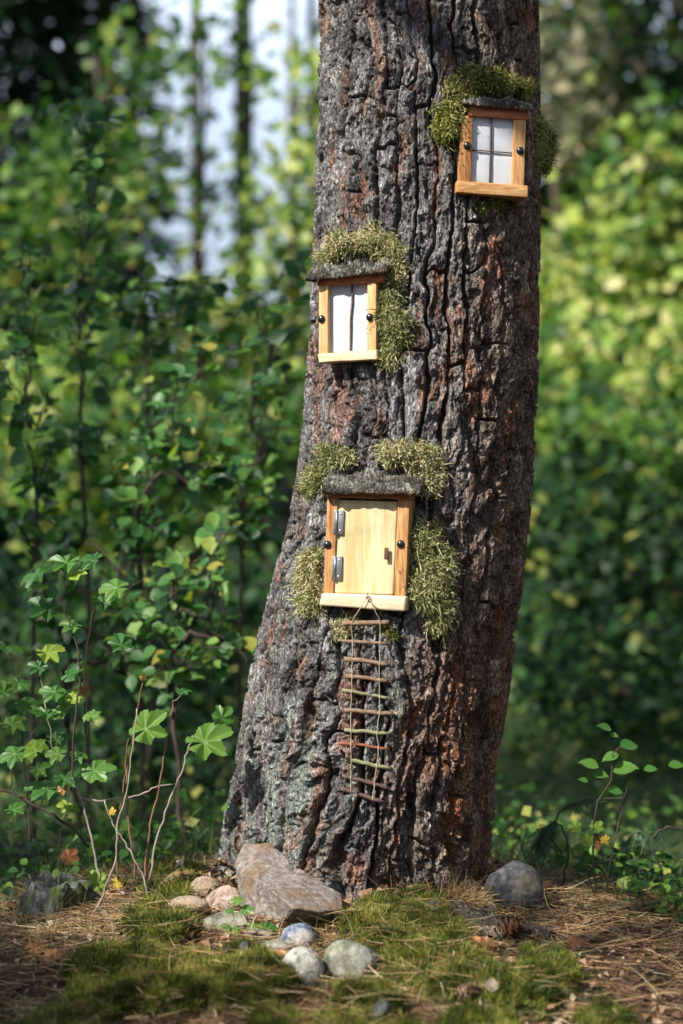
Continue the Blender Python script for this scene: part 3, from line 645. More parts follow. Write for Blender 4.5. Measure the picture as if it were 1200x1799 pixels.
for k, ((x0, y0), (x1, y1), r_, mt) in enumerate(rungs):
    out = .010 if k else .020
    a = on_trunk(x0, y0, out)[0]; b = on_trunk(x1, y1, out)[0]
    P = np.array([a + (b - a) * t for t in np.linspace(0, 1, 9)]); P[1:-1] += rq.normal(0, .0009, (7, 3)); P[:, 1] = min(a[1], b[1]) * .6 + P[:, 1] * .4
    mb = MB(); add_tube(mb, P, r_ * S * 1.45 * np.linspace(1.05, .92, 9), 9, wob=.22, seed=k); mb.build('rung', M[mt], lad)
    f = lambda x: P[0] + (P[-1] - P[0]) * ((x - x0) / (x1 - x0))
    for xx, lst in ((lx((y0 + y1) / 2 - 3), lp), (rx((y0 + y1) / 2 + 3), rp)):
        c = f(xx); lst.append(c + np.array([0, -r_ * S - .0008, 0]))
        mb = MB(); an = np.linspace(0, 4 * math.pi, 22); rr2 = r_ * S + .0009
        H_ = np.stack([c[0] + np.linspace(-.0016, .0016, 22), c[1] + rr2 * np.cos(an), c[2] + rr2 * np.sin(an)], -1); add_tube(mb, H_, .0008, 5); mb.build('knot', M['string'], lad)
for lst, dx in ((lp, .003), (rp, -.003)):
    mb = MB(); P = [hookp + np.array([0, -.002, .001])] + [hookp * .45 + lst[0] * .55 + np.array([dx * -.6, -.004, 0])] + lst
    P = curve(P, 5, .0004, rq); add_tube(mb, P, .00078, 6, wob=.3); mb.build('rope', M['string'], lad)
mb = MB(); an = np.linspace(0, 5 * math.pi, 30)
add_tube(mb, np.stack([hookp[0] + .0036 * np.cos(an) + .001 * np.sin(an * 1.7), hookp[1] - .002 - .0015 * np.sin(an * .7), hookp[2] - .001 + .003 * np.sin(an)], -1), .0009, 5)
add_tube(mb, curve([hookp + np.array([.002, -.003, -.002]), hookp + np.array([.008, -.006, -.012]), hookp + np.array([.020, -.002, -.022])], 5), .0008, 5)
mb.build('knot', M['string'], lad)

# ------------------------------------------------------------------ moss clumps round the fittings
def moss_clump(label, blobs, n, mat, seed, droop=.5, length=.023, lift=.012, group='moss clumps fixed round the door and windows'):
    r = np.random.default_rng(seed); mb = MB(); A = []; NN = []
    wts = np.array([b[2] * b[3] for b in blobs], float); wts /= wts.sum()
    for b, wt in zip(blobs, wts):
        px, py, rx_, ry_ = b[:4]; o_ = (b[4] if len(b) > 4 else lift) * .5
        m = int(n * wt * 1.35); a = r.uniform(0, 2 * math.pi, m); q = np.sqrt(r.random(m)) * (1 + .22 * np.sin(3 * a + seed) + .12 * np.sin(7 * a)) * np.where(r.random(m) < .06, 1.35, 1)
        kp_ = fbm((px + rx_ * q * np.cos(a)) * .09 + seed, (py + ry_ * q * np.sin(a)) * .07, 3, 505) + .14 * (1 - q) > .445 + .1 * r.random(m); a, q = a[kp_], q[kp_]
        X_ = px + rx_ * q * np.cos(a); Y_ = py + ry_ * q * np.sin(a)
        p0, n0 = on_trunk(px, py, 0); 
        for x, y, qq in zip(X_, Y_, q):
            Yt = trunk_y(x, y) if wt > 0 else 0
            p = at(x, y, Yt); c0 = float(tc(p[2])); nn_ = np.array([p[0] - c0, p[1] - YC, 0]); nn_ /= np.linalg.norm(nn_)
            A.append(p + nn_ * (o_ * (1 - qq * qq * .7) * r.uniform(.1, 1.0)) + np.array([0, -1, 0]) * (b[5] if len(b) > 5 else 0)); NN.append(nn_)
    A = np.array(A); NN = np.array(NN); m = len(A)
    d = r.normal(0, .75, (m, 3)) + NN * .7 + np.array([0, -.15, .05]); d /= np.linalg.norm(d, axis=1, keepdims=True)
    L_ = length * r.uniform(.35, 1.15, m) * np.where(r.random(m) < .10, 1.8, 1.0); seg = 4
    pts = [A]; dd = d.copy(); side0 = r.normal(size=(m, 3)); bend = r.normal(0, .4, (m, 3))
    for k in range(seg):
        dd = dd + bend * .45 + np.array([0, 0, -droop * .3]); dd /= np.linalg.norm(dd, axis=1, keepdims=True); pts.append(pts[-1] + dd * (L_ / seg)[:, None])
    pts = np.stack(pts, 1)
    T = pts[:, -1] - pts[:, 0]; sd = np.cross(T, side0); sd /= np.linalg.norm(sd, axis=1, keepdims=True) + 1e-9
    wdt = np.array([.9, 1.0, .9, .7, .15]) * .00105
    Va = pts + sd[:, None] * wdt[None, :, None]; Vb = pts - sd[:, None] * wdt[None, :, None]
    V = np.stack([Va, Vb], 2).reshape(-1, 3); kk = (seg + 1) * 2
    f = np.array([(2 * k, 2 * k + 1, 2 * k + 3, 2 * k + 2) for k in range(seg)])
    tint = np.clip(.55 * fbm(A[:, 0] * 45, A[:, 2] * 45, 2, 500 + seed) * 1.6 - .2 + r.normal(0, .26, m), 0.02, .97)
    mb.add(V, (f[None] + (np.arange(m) * kk)[:, None, None]).reshape(-1, 4), np.repeat(tint, kk))
    # tiny side leaves
    k1 = r.integers(1, seg + 1, m * 2); idx = np.repeat(np.arange(m), 2); P = pts[idx, k1]
    lt = np.array([(0, 0, 0), (.22, .45, .1), (0, 1, 0), (-.22, .45, .1)]); lf = np.array([(0, 1, 2, 3)])
    nrm = r.normal(size=(len(P), 3)) + NN[idx] * .6
    scatter(mb, lt, lf, P, frames(nrm, r), .0058 * r.uniform(.5, 1.3, len(P)), np.clip(tint[idx] + r.normal(0, .1, len(P)), 0.02, .97))
    o = A.mean(0); ob = mb.build('moss_clump', mat, None, origin=tuple(o)); tag(ob, label, 'moss', group); return ob
mw, mdk = M['moss_wall'], M['moss_dark']
moss_clump('green moss heaped on the bark roof of the upper four-paned window', [(838, 142, 38, 26, .05, .0), (895, 158, 38, 17, .05, .01), (868, 148, 30, 18, .055, 0), (805, 165, 26, 20, .03)], 4600, mdk, 21, .1, .017)
moss_clump('clump of moss left of the upper four-paned window', [(790, 205, 26, 26, .03), (788, 235, 24, 24, .03), (800, 185, 24, 16, .03)], 2400, mdk, 22, .5, .018)
moss_clump('dark moss hanging past the right edge of the trunk beside the upper window', [(942, 225, 12, 30, .03, .0), (950, 262, 17, 34, .035, .0), (946, 285, 12, 16, .03)], 2400, mdk, 23, .8, .018)
moss_clump('sparse moss under the sill of the upper four-paned window', [(862, 360, 42, 11, .014)], 620, mdk, 24, .6, .015)
moss_clump('moss arching over the bark roof of the left two-paned window and down its right side', [(610, 428, 34, 16, .05, .01), (655, 425, 34, 22, .045, .0), (580, 450, 22, 12, .055, .012), (690, 455, 24, 32, .03), (692, 490, 20, 20, .03)], 4300, mw, 25, .2, .018)
moss_clump('moss trailing down the bark right of the left two-paned window', [(685, 560, 30, 24, .032, .008), (694, 592, 24, 22, .03), (684, 622, 18, 24, .02), (688, 520, 15, 24, .026)], 3300, mw, 26, .7, .02)
moss_clump('pale green moss on the left end of the door roof', [(588, 803, 34, 22, .035, .016), (562, 830, 20, 26, .03, .008), (553, 850, 16, 24, .03)], 3000, mw, 27, .4, .018)
moss_clump('yellowish moss on the right end of the door roof', [(700, 800, 32, 24, .045, .012), (738, 812, 34, 32, .04, .004), (755, 845, 22, 26, .03)], 3800, mw, 28, .3, .018)
moss_clump('big straw-coloured moss clump right of the tiny door', [(742, 945, 28, 32, .04, .004), (758, 985, 34, 38, .04, .0), (745, 1035, 36, 34, .042, .004), (764, 1072, 26, 34, .035), (770, 1010, 24, 30, .03)], 7000, mw, 29, .7, .021)
moss_clump('straw-coloured moss clump on the bark left of the tiny door', [(553, 985, 18, 24, .035, .0), (547, 1022, 20, 32, .035, .0), (543, 1056, 15, 22, .03), (556, 1050, 14, 24, .035)], 3300, mw, 30, .8, .02)
moss_clump('yellow-green moss tuft under the door sill beside the first ladder rung', [(602, 1104, 14, 20, .016), (615, 1090, 14, 10, .016)], 700, mw, 31, .6, .014)
moss_clump('wisp of dark moss behind the right end of the first ladder rung', [(680, 1110, 16, 14, .012)], 220, mdk, 32, .6, .014)

# ------------------------------------------------------------------ stones
def ico(sub=4):
    bm = bmesh.new(); bmesh.ops.create_icosphere(bm, subdivisions=sub, radius=1); bm.verts.index_update()
    V = np.array([v.co for v in bm.verts]); F = np.array([[v.index for v in f.verts] for f in bm.faces]); bm.free(); return V, F
ICO = ico(5); ICO4 = ico(4)
def n3(V, f, seed): return (vn(V[:, 0] * f + seed, V[:, 1] * f, 600) + vn(V[:, 1] * f + seed, V[:, 2] * f + 5, 601) + vn(V[:, 2] * f, V[:, 0] * f + seed + 9, 602)) / 3 - .5
def stone(label, px, py, w, h, mat, seed, dep=None, cuts=5, sink=.45, tilt=0, name='stone', Y=None, cutd=.80):
    """px,py centre; w,h size in photo pixels; rests on the ground"""
    r = np.random.default_rng(seed); V, F = (ICO[0].copy(), ICO[1]) if w > 64 else (ICO4[0].copy(), ICO4[1])
    for _ in range(cuts):
        n = r.normal(size=3); n /= np.linalg.norm(n); dd = r.uniform(cutd - .20, cutd + .04); q = V @ n; V = V - np.maximum(q - dd, 0)[:, None] * n * .93
    V = V * (1 + .22 * n3(V, 1.6, seed) + .11 * n3(V, 4.5, seed) + .06 * n3(V, 13, seed) + .05 * n3(V, 34, seed) + .03 * n3(V, 80, seed))[:, None]
    w *= 1.08; h *= 1.06
    g_ = ground_hit(px, py + h * .42, True) if Y is None else at(px, py, Y)
    s = S * (D + g_[1]) / D
    hx, hz = w * s / 2, h * s / 2 * (1 + sink * .6); hy = (dep * s / 2) if dep else max(min(hx, hz * 1.5), hz * .9)
    ext = (V.max(0) - V.min(0)) / 2; V = (V - (V.max(0) + V.min(0)) / 2) / ext * [hx, hy, hz]
    c, sn = math.cos(R(tilt)), math.sin(R(tilt)); V = V @ np.array([[c, 0, sn], [0, 1, 0], [-sn, 0, c]])
    ctr = at(px, py, g_[1] + hy * .5); top = ctr[2] + h * s / 2; ctr[2] = top - hz
    mb = MB(); mb.add(V + ctr, F)
    ob = mb.build(name, M[mat], None, origin=tuple(ctr)); tag(ob, label, 'stone', None if name != 'stone' else 'stones piled at the foot of the tree'); return ob
# the big two-level slab leaning on the trunk
def facet_rock(pts, faces, sub, amp, seed, mat, label, name='stone'):
    bm = bmesh.new(); vs = [bm.verts.new(at(*p)) for p in pts]
    for f in faces: bm.faces.new([vs[k] for k in f])
    bmesh.ops.recalc_face_normals(bm, faces=bm.faces)
    bmesh.ops.bevel(bm, geom=list(bm.edges), offset=.0022, segments=1, affect='EDGES')
    for _ in range(sub):
        bmesh.ops.triangulate(bm, faces=bm.faces); L = [e for e in bm.edges if e.calc_length() > .004]; bmesh.ops.subdivide_edges(bm, edges=L, cuts=1)
    bmesh.ops.triangulate(bm, faces=bm.faces); bm.normal_update(); bm.verts.index_update()
    V = np.array([v.co for v in bm.verts]); Nn = np.array([v.normal for v in bm.verts]); F = np.array([[v.index for v in f.verts] for f in bm.faces]); bm.free()
    st = n3(V, 24, seed) + .5 * n3(V, 55, seed + 3)
    V = V + Nn * (amp * n3(V, 12, seed) * 2.2 + amp * 1.6 * (np.floor(st * 14) / 14) + amp * .5 * n3(V, 130, seed) + amp * .35 * n3(V, 300, seed))[:, None]
    o = V.mean(0); o[2] = V[:, 2].min(); mb = MB(); mb.add(V, F); ob = mb.build(name, M[mat], None, origin=tuple(o), smooth=False); tag(ob, label, 'stone', 'stones piled at the foot of the tree'); return ob
SP = [(428, 1482, .02), (470, 1481, -.01), (505, 1505, -.035), (530, 1530, -.065), (604, 1566, -.11), (609, 1597, -.17), (564, 1602, -.22), (517, 1594, -.235), (487, 1573, -.20), (454, 1546, -.13), (421, 1537, -.08), (413, 1517, -.01),
      (428, 1600, -.05), (438, 1622, -.10), (487, 1634, -.16), (583, 1628, -.16), (606, 1616, -.14), (430, 1602, .07), (602, 1602, .02)]
facet_rock(SP, [(0, 11, 10, 9), (0, 9, 2, 1), (2, 9, 8, 3), (3, 8, 7), (3, 7, 6), (3, 6, 5, 4), (11, 12, 10), (10, 12, 13), (10, 13, 9), (9, 13, 14), (9, 14, 8), (8, 14, 7), (7, 14, 15), (7, 15, 6), (6, 15, 16, 5), (5, 16, 18, 4),
            (4, 18, 3), (3, 18, 17), (2, 3, 17), (1, 2, 17), (0, 1, 17), (0, 17, 11), (11, 17, 12), (12, 17, 18, 16, 15, 14, 13)], 5, .005, 4, 'rock_slab', 'large angular pinkish brown slab leaning against the foot of the trunk')
stone('rounded tan stone just left of the big slab, topmost of the left heap', 361, 1560, 52, 40, 'rock_tan', 41, cuts=4)
stone('blocky pink granite stone touching the left side of the big slab', 393, 1580, 62, 46, 'rock_pink', 42, cuts=7, cutd=.72)
stone('long flat pale stone at the left end of the stone pile', 331, 1586, 66, 24, 'rock_tan', 43, dep=50, cuts=4)
stone('wide flat lichen-grey stone half buried in front of the pink granite stone', 388, 1619, 98, 34, 'rock_green', 44, dep=70, cuts=5)
stone('blue-grey speckled stone sitting on top of the round grey granite one', 524, 1644, 60, 44, 'rock_blue', 45, cuts=6)
stone('round speckled grey granite stone lowest in the middle of the pile', 530, 1698, 74, 66, 'rock_grey', 46, cuts=3, cutd=.85)
stone('oval greenish grey stone right of the round granite stone', 617, 1681, 92, 60, 'rock_green', 47, cuts=4, tilt=-14)
stone('small flat brown stone in shade under the front of the big slab', 455, 1641, 50, 18, 'rock_slab', 48, dep=40)
stone('flat olive-grey stone wedged left of the blue-grey stone', 482, 1664, 54, 24, 'rock_green', 49, dep=40)
stone('tiny purplish stone lying on the moss left of the round granite stone', 430, 1666, 20, 24, 'rock_dark', 50, cuts=6)
stone('small pale stone between the round granite and oval grey stones', 583, 1704, 26, 18, 'rock_pink', 51)
stone('small grey stone under the near edge of the oval grey stone', 612, 1708, 40, 14, 'rock_green', 52)
stone('small tan pebble between trunk and blue-grey boulder', 858, 1597, 28, 28, 'rock_tan', 53)
stone('tiny whitish pebble near the orange bark chip', 331, 1612, 10, 12, 'rock_pink', 54)
stone('small pale stone behind the rounded tan stone', 304, 1546, 15, 14, 'rock_pink', 55)
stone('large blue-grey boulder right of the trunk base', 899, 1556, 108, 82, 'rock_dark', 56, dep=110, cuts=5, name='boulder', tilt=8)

# ------------------------------------------------------------------ bark pieces, cones, chips, dead leaves on the ground
def ground_slab(label, p0, p1, wpx, T, seed, tone=1.0, lift=.008, name='bark_piece'):
    a = ground_hit(*p0); b = ground_hit(*p1); a[2] += lift; b[2] += lift; ux = b - a; L = np.linalg.norm(ux); ux /= L
    un = np.array([0, -.12, 1.0]); uy = np.cross(un, ux); uy /= np.linalg.norm(uy); un = np.cross(ux, uy)
    if un[2] < 0: un = -un
    mb = MB(); cc = slab(mb, (a + b) / 2 + un * T, ux, uy, un, L, wpx * S, T, nx=50, ny=18, seed=seed, amp=.002) * np.array([1.25, 1.05, 1.0]) * tone
    o = (a + b) / 2; ob = mb.build(name, M['bark'], None, origin=tuple(o), col=cc); tag(ob, label, 'bark', 'bark pieces lying at the foot of the tree')
ground_slab('long weathered bark piece lying right of the trunk foot', (752, 1594), (905, 1642), 58, .006, 61, .75)
ground_slab('short bark piece lying beyond the dark pine cone', (880, 1634), (965, 1652), 36, .005, 62, .7)
ground_slab('pinkish bark piece left of the dark pine cone', (836, 1634), (890, 1652), 40, .005, 63, 1.1)
ground_slab('curled bark strip resting on the rounded tan stone', (376, 1546), (424, 1566), 15, .006, 64, 1.1, lift=.045)
def chip(label, px, py, w, h, mat, seed, cat, group=None, name='bark_chip', lift=.004):
    r = np.random.default_rng(seed); g_ = ground_hit(px, py); p = g_ + np.array([0, 0, lift + h * S * .3]); V, F = ico(2)
    for _ in range(7):
        n = r.normal(size=3); n /= np.linalg.norm(n); q = V @ n; V = V - np.maximum(q - .42, 0)[:, None] * n
    V = V * (1 + .5 * n3(V, 3, seed))[:, None] * np.array([w * S / 1.1, w * S / 3.0, h * S / 1.25]); V = V + np.stack([.4 * V[:, 2], -.5 * V[:, 2], -.25 * V[:, 0]], -1); mb = MB(); mb.add(V + p, F)
    ob = mb.build(name, mat, None, origin=tuple(p), smooth=False); tag(ob, label, cat, group)
chip('orange-brown bark chip left of the pine cone on the moss', 838, 1674, 34, 26, M['chip'], 71, 'bark', 'orange bark chips')
chip('orange bark chip beside the flat lichen-grey stone', 348, 1610, 30, 22, M['chip'], 72, 'bark', 'orange bark chips')
chip('orange bark chip against the left of the round granite stone', 499, 1697, 28, 20, M['chip'], 73, 'bark', 'orange bark chips')
chip('small orange bark chip on the oval greenish grey stone', 620, 1690, 22, 10, M['chip'], 74, 'bark', 'orange bark chips', lift=.02)
chip('tiny orange bark chip lying on the big slab', 556, 1571, 14, 7, M['chip'], 75, 'bark', 'orange bark chips', lift=.03)
def cone(label, px, py, rpx, mat, seed, group='pine cones on the ground', tilt=50):
    r = np.random.default_rng(seed); g_ = ground_hit(px, py + rpx * .4); Rr_ = rpx * S; c = g_ + np.array([0, 0, Rr_ * .75])
    t = thing('pine_cone', label, 'pine cone', g_, group)
    ax = np.array([math.sin(R(tilt)), -.35, math.cos(R(tilt))]); ax /= np.linalg.norm(ax)
    u = np.cross(ax, [0, 1, 0]); u /= np.linalg.norm(u); v = np.cross(ax, u)
    mb = MB(); add_tube(mb, [c - ax * Rr_ * .9, c + ax * Rr_ * .7], [Rr_ * .2, Rr_ * .1], 8); mb.build('core', mat, t)
    st = np.array([(0, 0, 0), (.20, .3, .06), (.34, .8, .10), (.16, 1, .02), (-.16, 1, .02), (-.34, .8, .10), (-.20, .3, .06), (0, .85, -.12)]); sf = np.array([(0, 1, 7), (1, 2, 7), (2, 3, 7), (3, 4, 7), (4, 5, 7), (5, 6, 7), (6, 0, 7)])
    stp = MB(); stp.add(st, sf); me = stp.mesh('scale', mat, smooth=False)
    for k in range(42):
        a = k * 2.39996; f = k / 41; L = Rr_ * (1.15 * math.sin(math.pi * (.18 + .72 * f)) ** .7); z = Rr_ * (-.85 + 1.5 * f)
        d = math.cos(a) * u + math.sin(a) * v; T_ = d * math.cos(R(15 + 50 * f)) + ax * math.sin(R(15 + 50 * f)); B_ = np.cross(T_, ax); B_ /= np.linalg.norm(B_); N_ = np.cross(B_, T_)
        leafobj('scale', me, t, c + ax * z, np.stack([B_, T_, N_], -1), L)
cone('dark open pine cone lying on the bark right of the trunk', 892, 1646, 24, M['cone'], 81)
cone('pale pine cone in the moss below the orange bark chip, left of its twin', 815, 1752, 15, M['cone_pale'], 82, tilt=70)
cone('pale pine cone in the moss below the orange bark chip, right of its twin', 833, 1748, 14, M['cone_pale'], 83, tilt=-60)

LB = lobed(9, 0); LB2 = lobed(11, 2, .42)
def lobed_mesh(name, mat, LBx):
    mb = MB(); V, F3_, F4_ = LBx; mb.add(V, F3_); mb.F4.append(F4_); return mb.mesh(name, mat)
LM = {k: lobed_mesh('leaf', M[k], LB) for k in ('leaf_currant', 'leaf_lime', 'leaf_yellow', 'leaf_brown')}
LM['leaf_grey'] = MB().add(OVv * [1.2, 1, 1.8], OVf).mesh('leaf', M['leaf_grey'])
LM2 = {k: lobed_mesh('leaf', M[k], LB2) for k in ('leaf_currant', 'leaf_lime')}
def single_leaf(label, p, n, tip, size, key, cat='leaf', group='fallen leaves', flat=False):
    fr = frames(np.array([n], float), rng, np.array([tip], float))[0]
    o = bpy.data.objects.new('fallen_leaf', LM[key]); C.objects.link(o)
    o.matrix_basis = Matrix([[fr[r][c] * size for c in range(3)] + [float(p[r])] for r in range(3)] + [[0, 0, 0, 1]]); tag(o, label, cat, group)
def gleaf(label, px, py, size, key, n, tip, lift=.012): single_leaf(label, ground_hit(px, py) + [0, 0, lift], n, tip, size, key)
gleaf('lime-green fallen leaf caught low at the foot of the thin stems', 172, 1572, .034, 'leaf_lime', (.1, -.9, .4), (-.4, 0, .9), .022)
gleaf('small yellow fallen leaf beside the lime-green one', 203, 1568, .020, 'leaf_yellow', (.2, -.8, .5), (.7, 0, .5), .018)
gleaf('orange-brown dead leaf on the mossy stump at the left', 120, 1548, .030, 'leaf_brown', (.2, -.8, .6), (.4, 0, .6), .05)
gleaf('grey dead leaf on the shaded litter at the bottom left', 302, 1766, .026, 'leaf_grey', (.1, -.35, .9), (.5, .3, .5), .012)
gleaf('pinkish dead leaf standing beside the two pale pine cones', 862, 1756, .024, 'leaf_grey', (-.1, -.9, .4), (.1, 0, .9), .012)
gleaf('brown dead leaf in the litter near the left edge', 60, 1675, .030, 'leaf_brown', (.1, -.5, .8), (.6, .4, .2), .010)
gleaf('brown dead leaf in the litter below the stump', 95, 1690, .024, 'leaf_brown', (-.2, -.6, .7), (-.6, .3, .2), .010)
gleaf('tan dead leaf in the litter near the right edge', 1010, 1665, .026, 'leaf_brown', (.1, -.6, .8), (.6, .4, .1), .010)
# chunk of weathered wood at the bottom
g_ = ground_hit(664, 1792); mb = MB(); P = curve([g_ + [-.012, 0, -.02], g_ + [.0, 0, .010], g_ + [.016, .0, .028]], 5); add_tube(mb, P, np.linspace(.016, .009, len(P)), 9, wob=.5, seed=5)
ob = mb.build('wood_stub', M['stump'], None, origin=tuple(g_)); tag(ob, 'short grey weathered stub standing in the needles at the bottom centre', 'wood stub')
# stump at left
STX, STY = [float(v) for v in ground_hit(90, 1612)[:2]]
def stump(label, px, py, rpx, hpx, seed):
    g_ = ground_hit(px, py); s = S * (D + g_[1]) / D; r0, hh = rpx * s, hpx * s; a = np.linspace(0, 2 * math.pi, 90, endpoint=False); q = np.linspace(0, 1, 26); A, Q = np.meshgrid(a, q, indexing='ij')
    rad = r0 * (1.15 - .25 * Q + .10 * np.sin(3 * A + seed)) + .016 * (fbm(A * 5, Q * 2, 3, 700 + seed) - .5) * 2 + .020 * (fbm(A * 16, Q * 3, 4, 704) - .5)
    zt = Q * hh * (.72 + .36 * fbm(A * 4, Q * 0, 3, 708 + seed))
    V = np.stack([g_[0] + rad * np.cos(A), g_[1] + r0 + rad * np.sin(A), g_[2] - .03 + zt], -1); na_, nq = A.shape
    i = np.arange(na_)[:, None] * nq; i2_ = ((np.arange(na_) + 1) % na_)[:, None] * nq; j = np.arange(nq - 1)[None]
    F = np.stack([i + j, i2_ + j, i2_ + j + 1, i + j + 1], -1).reshape(-1, 4)
    t = thing('tree_stump', label, 'stump', g_ + [0, r0, 0], 'old stumps at the left')
    mb = MB(); mb.add(V.reshape(-1, 3), F); mb.build('stump_bark', M['stump'], t)
    mb = MB(); rim = V[:, -1]; k = len(rim); c = rim.mean(0) - [0, 0, .012]; rings = [rim * (1 - f) + c * f + np.array([0, 0, .006]) * rng.normal(size=(k, 1)) * (f > .1) for f in (0, .3, .6)]
    W = np.concatenate(rings + [c[None]]); jn = np.arange(k); F = np.concatenate([np.stack([m * k + jn, m * k + (jn + 1) % k, (m + 1) * k + (jn + 1) % k, (m + 1) * k + jn], -1) for m in (0, 1)])
    mb.add(W, F); mb.F3.append(np.stack([2 * k + jn, 2 * k + (jn + 1) % k, np.full(k, 3 * k)], -1)); mb.build('stump_top', M['stump'], t)
stump('low mossy grey-blue stump at the left edge of the clearing', 90, 1612, 62, 88, 1)
stump('dark old stump behind the mossy one at the left edge', 10, 1560, 60, 90, 2)

# ------------------------------------------------------------------ ground cover
r = np.random.default_rng(90)
n = 260000; px_ = r.uniform(-.85, .85, n); py_ = r.uniform(-1.4, .55, n); mk = moss_mask(px_, py_)
keep = (mk > r.random(n) * .9 + .1) & (np.hypot(px_ - TX, py_ - YC) > .24); px_, py_ = px_[keep][:64000], py_[keep][:64000]
A = np.stack([px_, py_, gz(px_, py_) - .001], -1)
spr = []; sfc = []
for k in range(5):
    a = k * 1.2566 + .3; c, s_ = math.cos(a), math.sin(a); b = len(spr)
    spr += [(c * .08 - s_ * .10, s_ * .08 + c * .10, .15), (c * .08 + s_ * .10, s_ * .08 - c * .10, .15), (c * .55, s_ * .55, .75 + .25 * (k % 2))]; sfc += [(b, b + 1, b + 2)]
spr += [(-.06, 0, 0), (.06, 0, 0), (0, 0, 1.25)]; sfc += [(15, 16, 17)]
mb = MB(); nr = r.normal(0, .35, (len(A), 3)) + [0, -.1, 1]
scatter(mb, np.array(spr), np.array(sfc), A, frames(nr, r), r.uniform(.006, .021, len(A)) , np.clip(fbm(px_ * 30, py_ * 30, 3, 720) * 1.5 - .3 + r.normal(0, .25, len(A)), 0.01, .97))
ob = mb.build('ground_moss', M['moss_ground']); tag(ob, 'cushions of green moss on the mound round the tree', 'moss', kind='stuff')

def strands(name, label, P, dirs, L, wdt, mat, tint, seed, cat, curl=.4, seg=3, lift=.15):
    r = np.random.default_rng(seed); m = len(P); d = dirs / np.linalg.norm(dirs, axis=1, keepdims=True); pts = [P]; bend = r.normal(0, curl, (m, 3)); bend[:, 2] *= .4
    for k in range(seg):
        d = d + bend / seg; d /= np.linalg.norm(d, axis=1, keepdims=True); pts.append(pts[-1] + d * (L / seg)[:, None])
    pts = np.stack(pts, 1); sd = np.cross(pts[:, -1] - pts[:, 0], r.normal(0, .5, (m, 3)) + [0, -.6, 1]); sd /= np.linalg.norm(sd, axis=1, keepdims=True) + 1e-9
    prof = np.linspace(1, .25, seg + 1)[None, :, None] * (wdt[:, None, None] if hasattr(wdt, 'shape') else wdt)
    V = np.stack([pts + sd[:, None] * prof, pts - sd[:, None] * prof], 2).reshape(-1, 3); kk = (seg + 1) * 2
    f = np.array([(2 * k, 2 * k + 1, 2 * k + 3, 2 * k + 2) for k in range(seg)]); mb = MB()
    mb.add(V, (f[None] + (np.arange(m) * kk)[:, None, None]).reshape(-1, 4), np.repeat(tint, kk)); ob = mb.build(name, mat); tag(ob, label, cat, kind='stuff')
n = 34000; x = r.uniform(-.85, .85, n); y = r.uniform(-1.4, .7, n)
dens = .35 + .65 * ss(.38, .62, fbm(x * 5 + 2, y * 5, 3, 730)); dens *= (1 - .45 * moss_mask(x, y)); kp = (r.random(n) < dens) & (np.hypot(x - TX, y - YC) > .25)
x, y = x[kp], y[kp]; a = r.uniform(0, 2 * math.pi, len(x)); P = np.stack([x, y, gz(x, y) + r.uniform(.001, .014, len(x))], -1)
strands('pine_needle_litter', 'fallen brown pine needles strewn over the mound', P, np.stack([np.cos(a), np.sin(a), r.normal(.03, .14, len(x))], -1), r.uniform(.03, .085, len(x)), r.uniform(.0006, .0012, len(x)), M['needle_dry'], np.clip(r.beta(2, 2.2, len(x)), 0.01, .98), 91, 'pine needles')
n = 9000; x = r.uniform(-.85, .85, n); y = r.uniform(-1.4, .7, n); kp = (np.hypot(x - TX, y - YC) > .26) & (fbm(x * 6, y * 6, 3, 734) > .4) & (moss_mask(x, y) < .75); x, y = x[kp], y[kp]
mb = MB(); P = np.stack([x, y, gz(x, y) + r.uniform(.001, .008, len(x))], -1); scatter(mb, Q4v * [1, 1, 3], Q4f, P, frames(r.normal(0, .45, (len(x), 3)) + [0, -.1, 1], r), r.uniform(.006, .024, len(x)), r.random(len(x)) * .98)
n = 1700; a = r.uniform(0, 2 * math.pi, n); q = .235 + np.abs(r.normal(0, .05, n)); x = TX + q * np.cos(a) * 1.05; y = YC + q * np.sin(a); P = np.stack([x, y, gz(x, y) + r.uniform(.0, .016, n)], -1)
scatter(mb, Q4v * [1.3, 1, 4], Q4f, P, frames(r.normal(0, .6, (n, 3)) + [0, -.2, 1], r), r.uniform(.008, .032, n), r.random(n) * .98)
ob = mb.build('leaf_litter', M['litter'], smooth=False); tag(ob, 'crumbs of bark and dead leaf bits among the needles', 'litter', kind='stuff')
n = 260; x = r.uniform(-.85, .85, n); y = r.uniform(-1.4, .5, n); kp = np.hypot(x - TX, y - YC) > .3; x, y = x[kp], y[kp]; mb = MB()
for a_, b_ in zip(x, y):
    an = r.uniform(0, 6.28); L_ = r.uniform(.03, .14); q = [np.array([a_ + math.cos(an) * L_ * f, b_ + math.sin(an) * L_ * f, float(gz(a_ + math.cos(an) * L_ * f, b_ + math.sin(an) * L_ * f)) + .006]) for f in (0, .5, 1)]
    add_tube(mb, curve(q, 3, .002, r), r.uniform(.0008, .0024), 5, tint=r.random() * .98)
ob = mb.build('dead_twigs', M['litter'], smooth=True); tag(ob, 'small dead twigs scattered in the needle litter', 'twigs', kind='stuff')
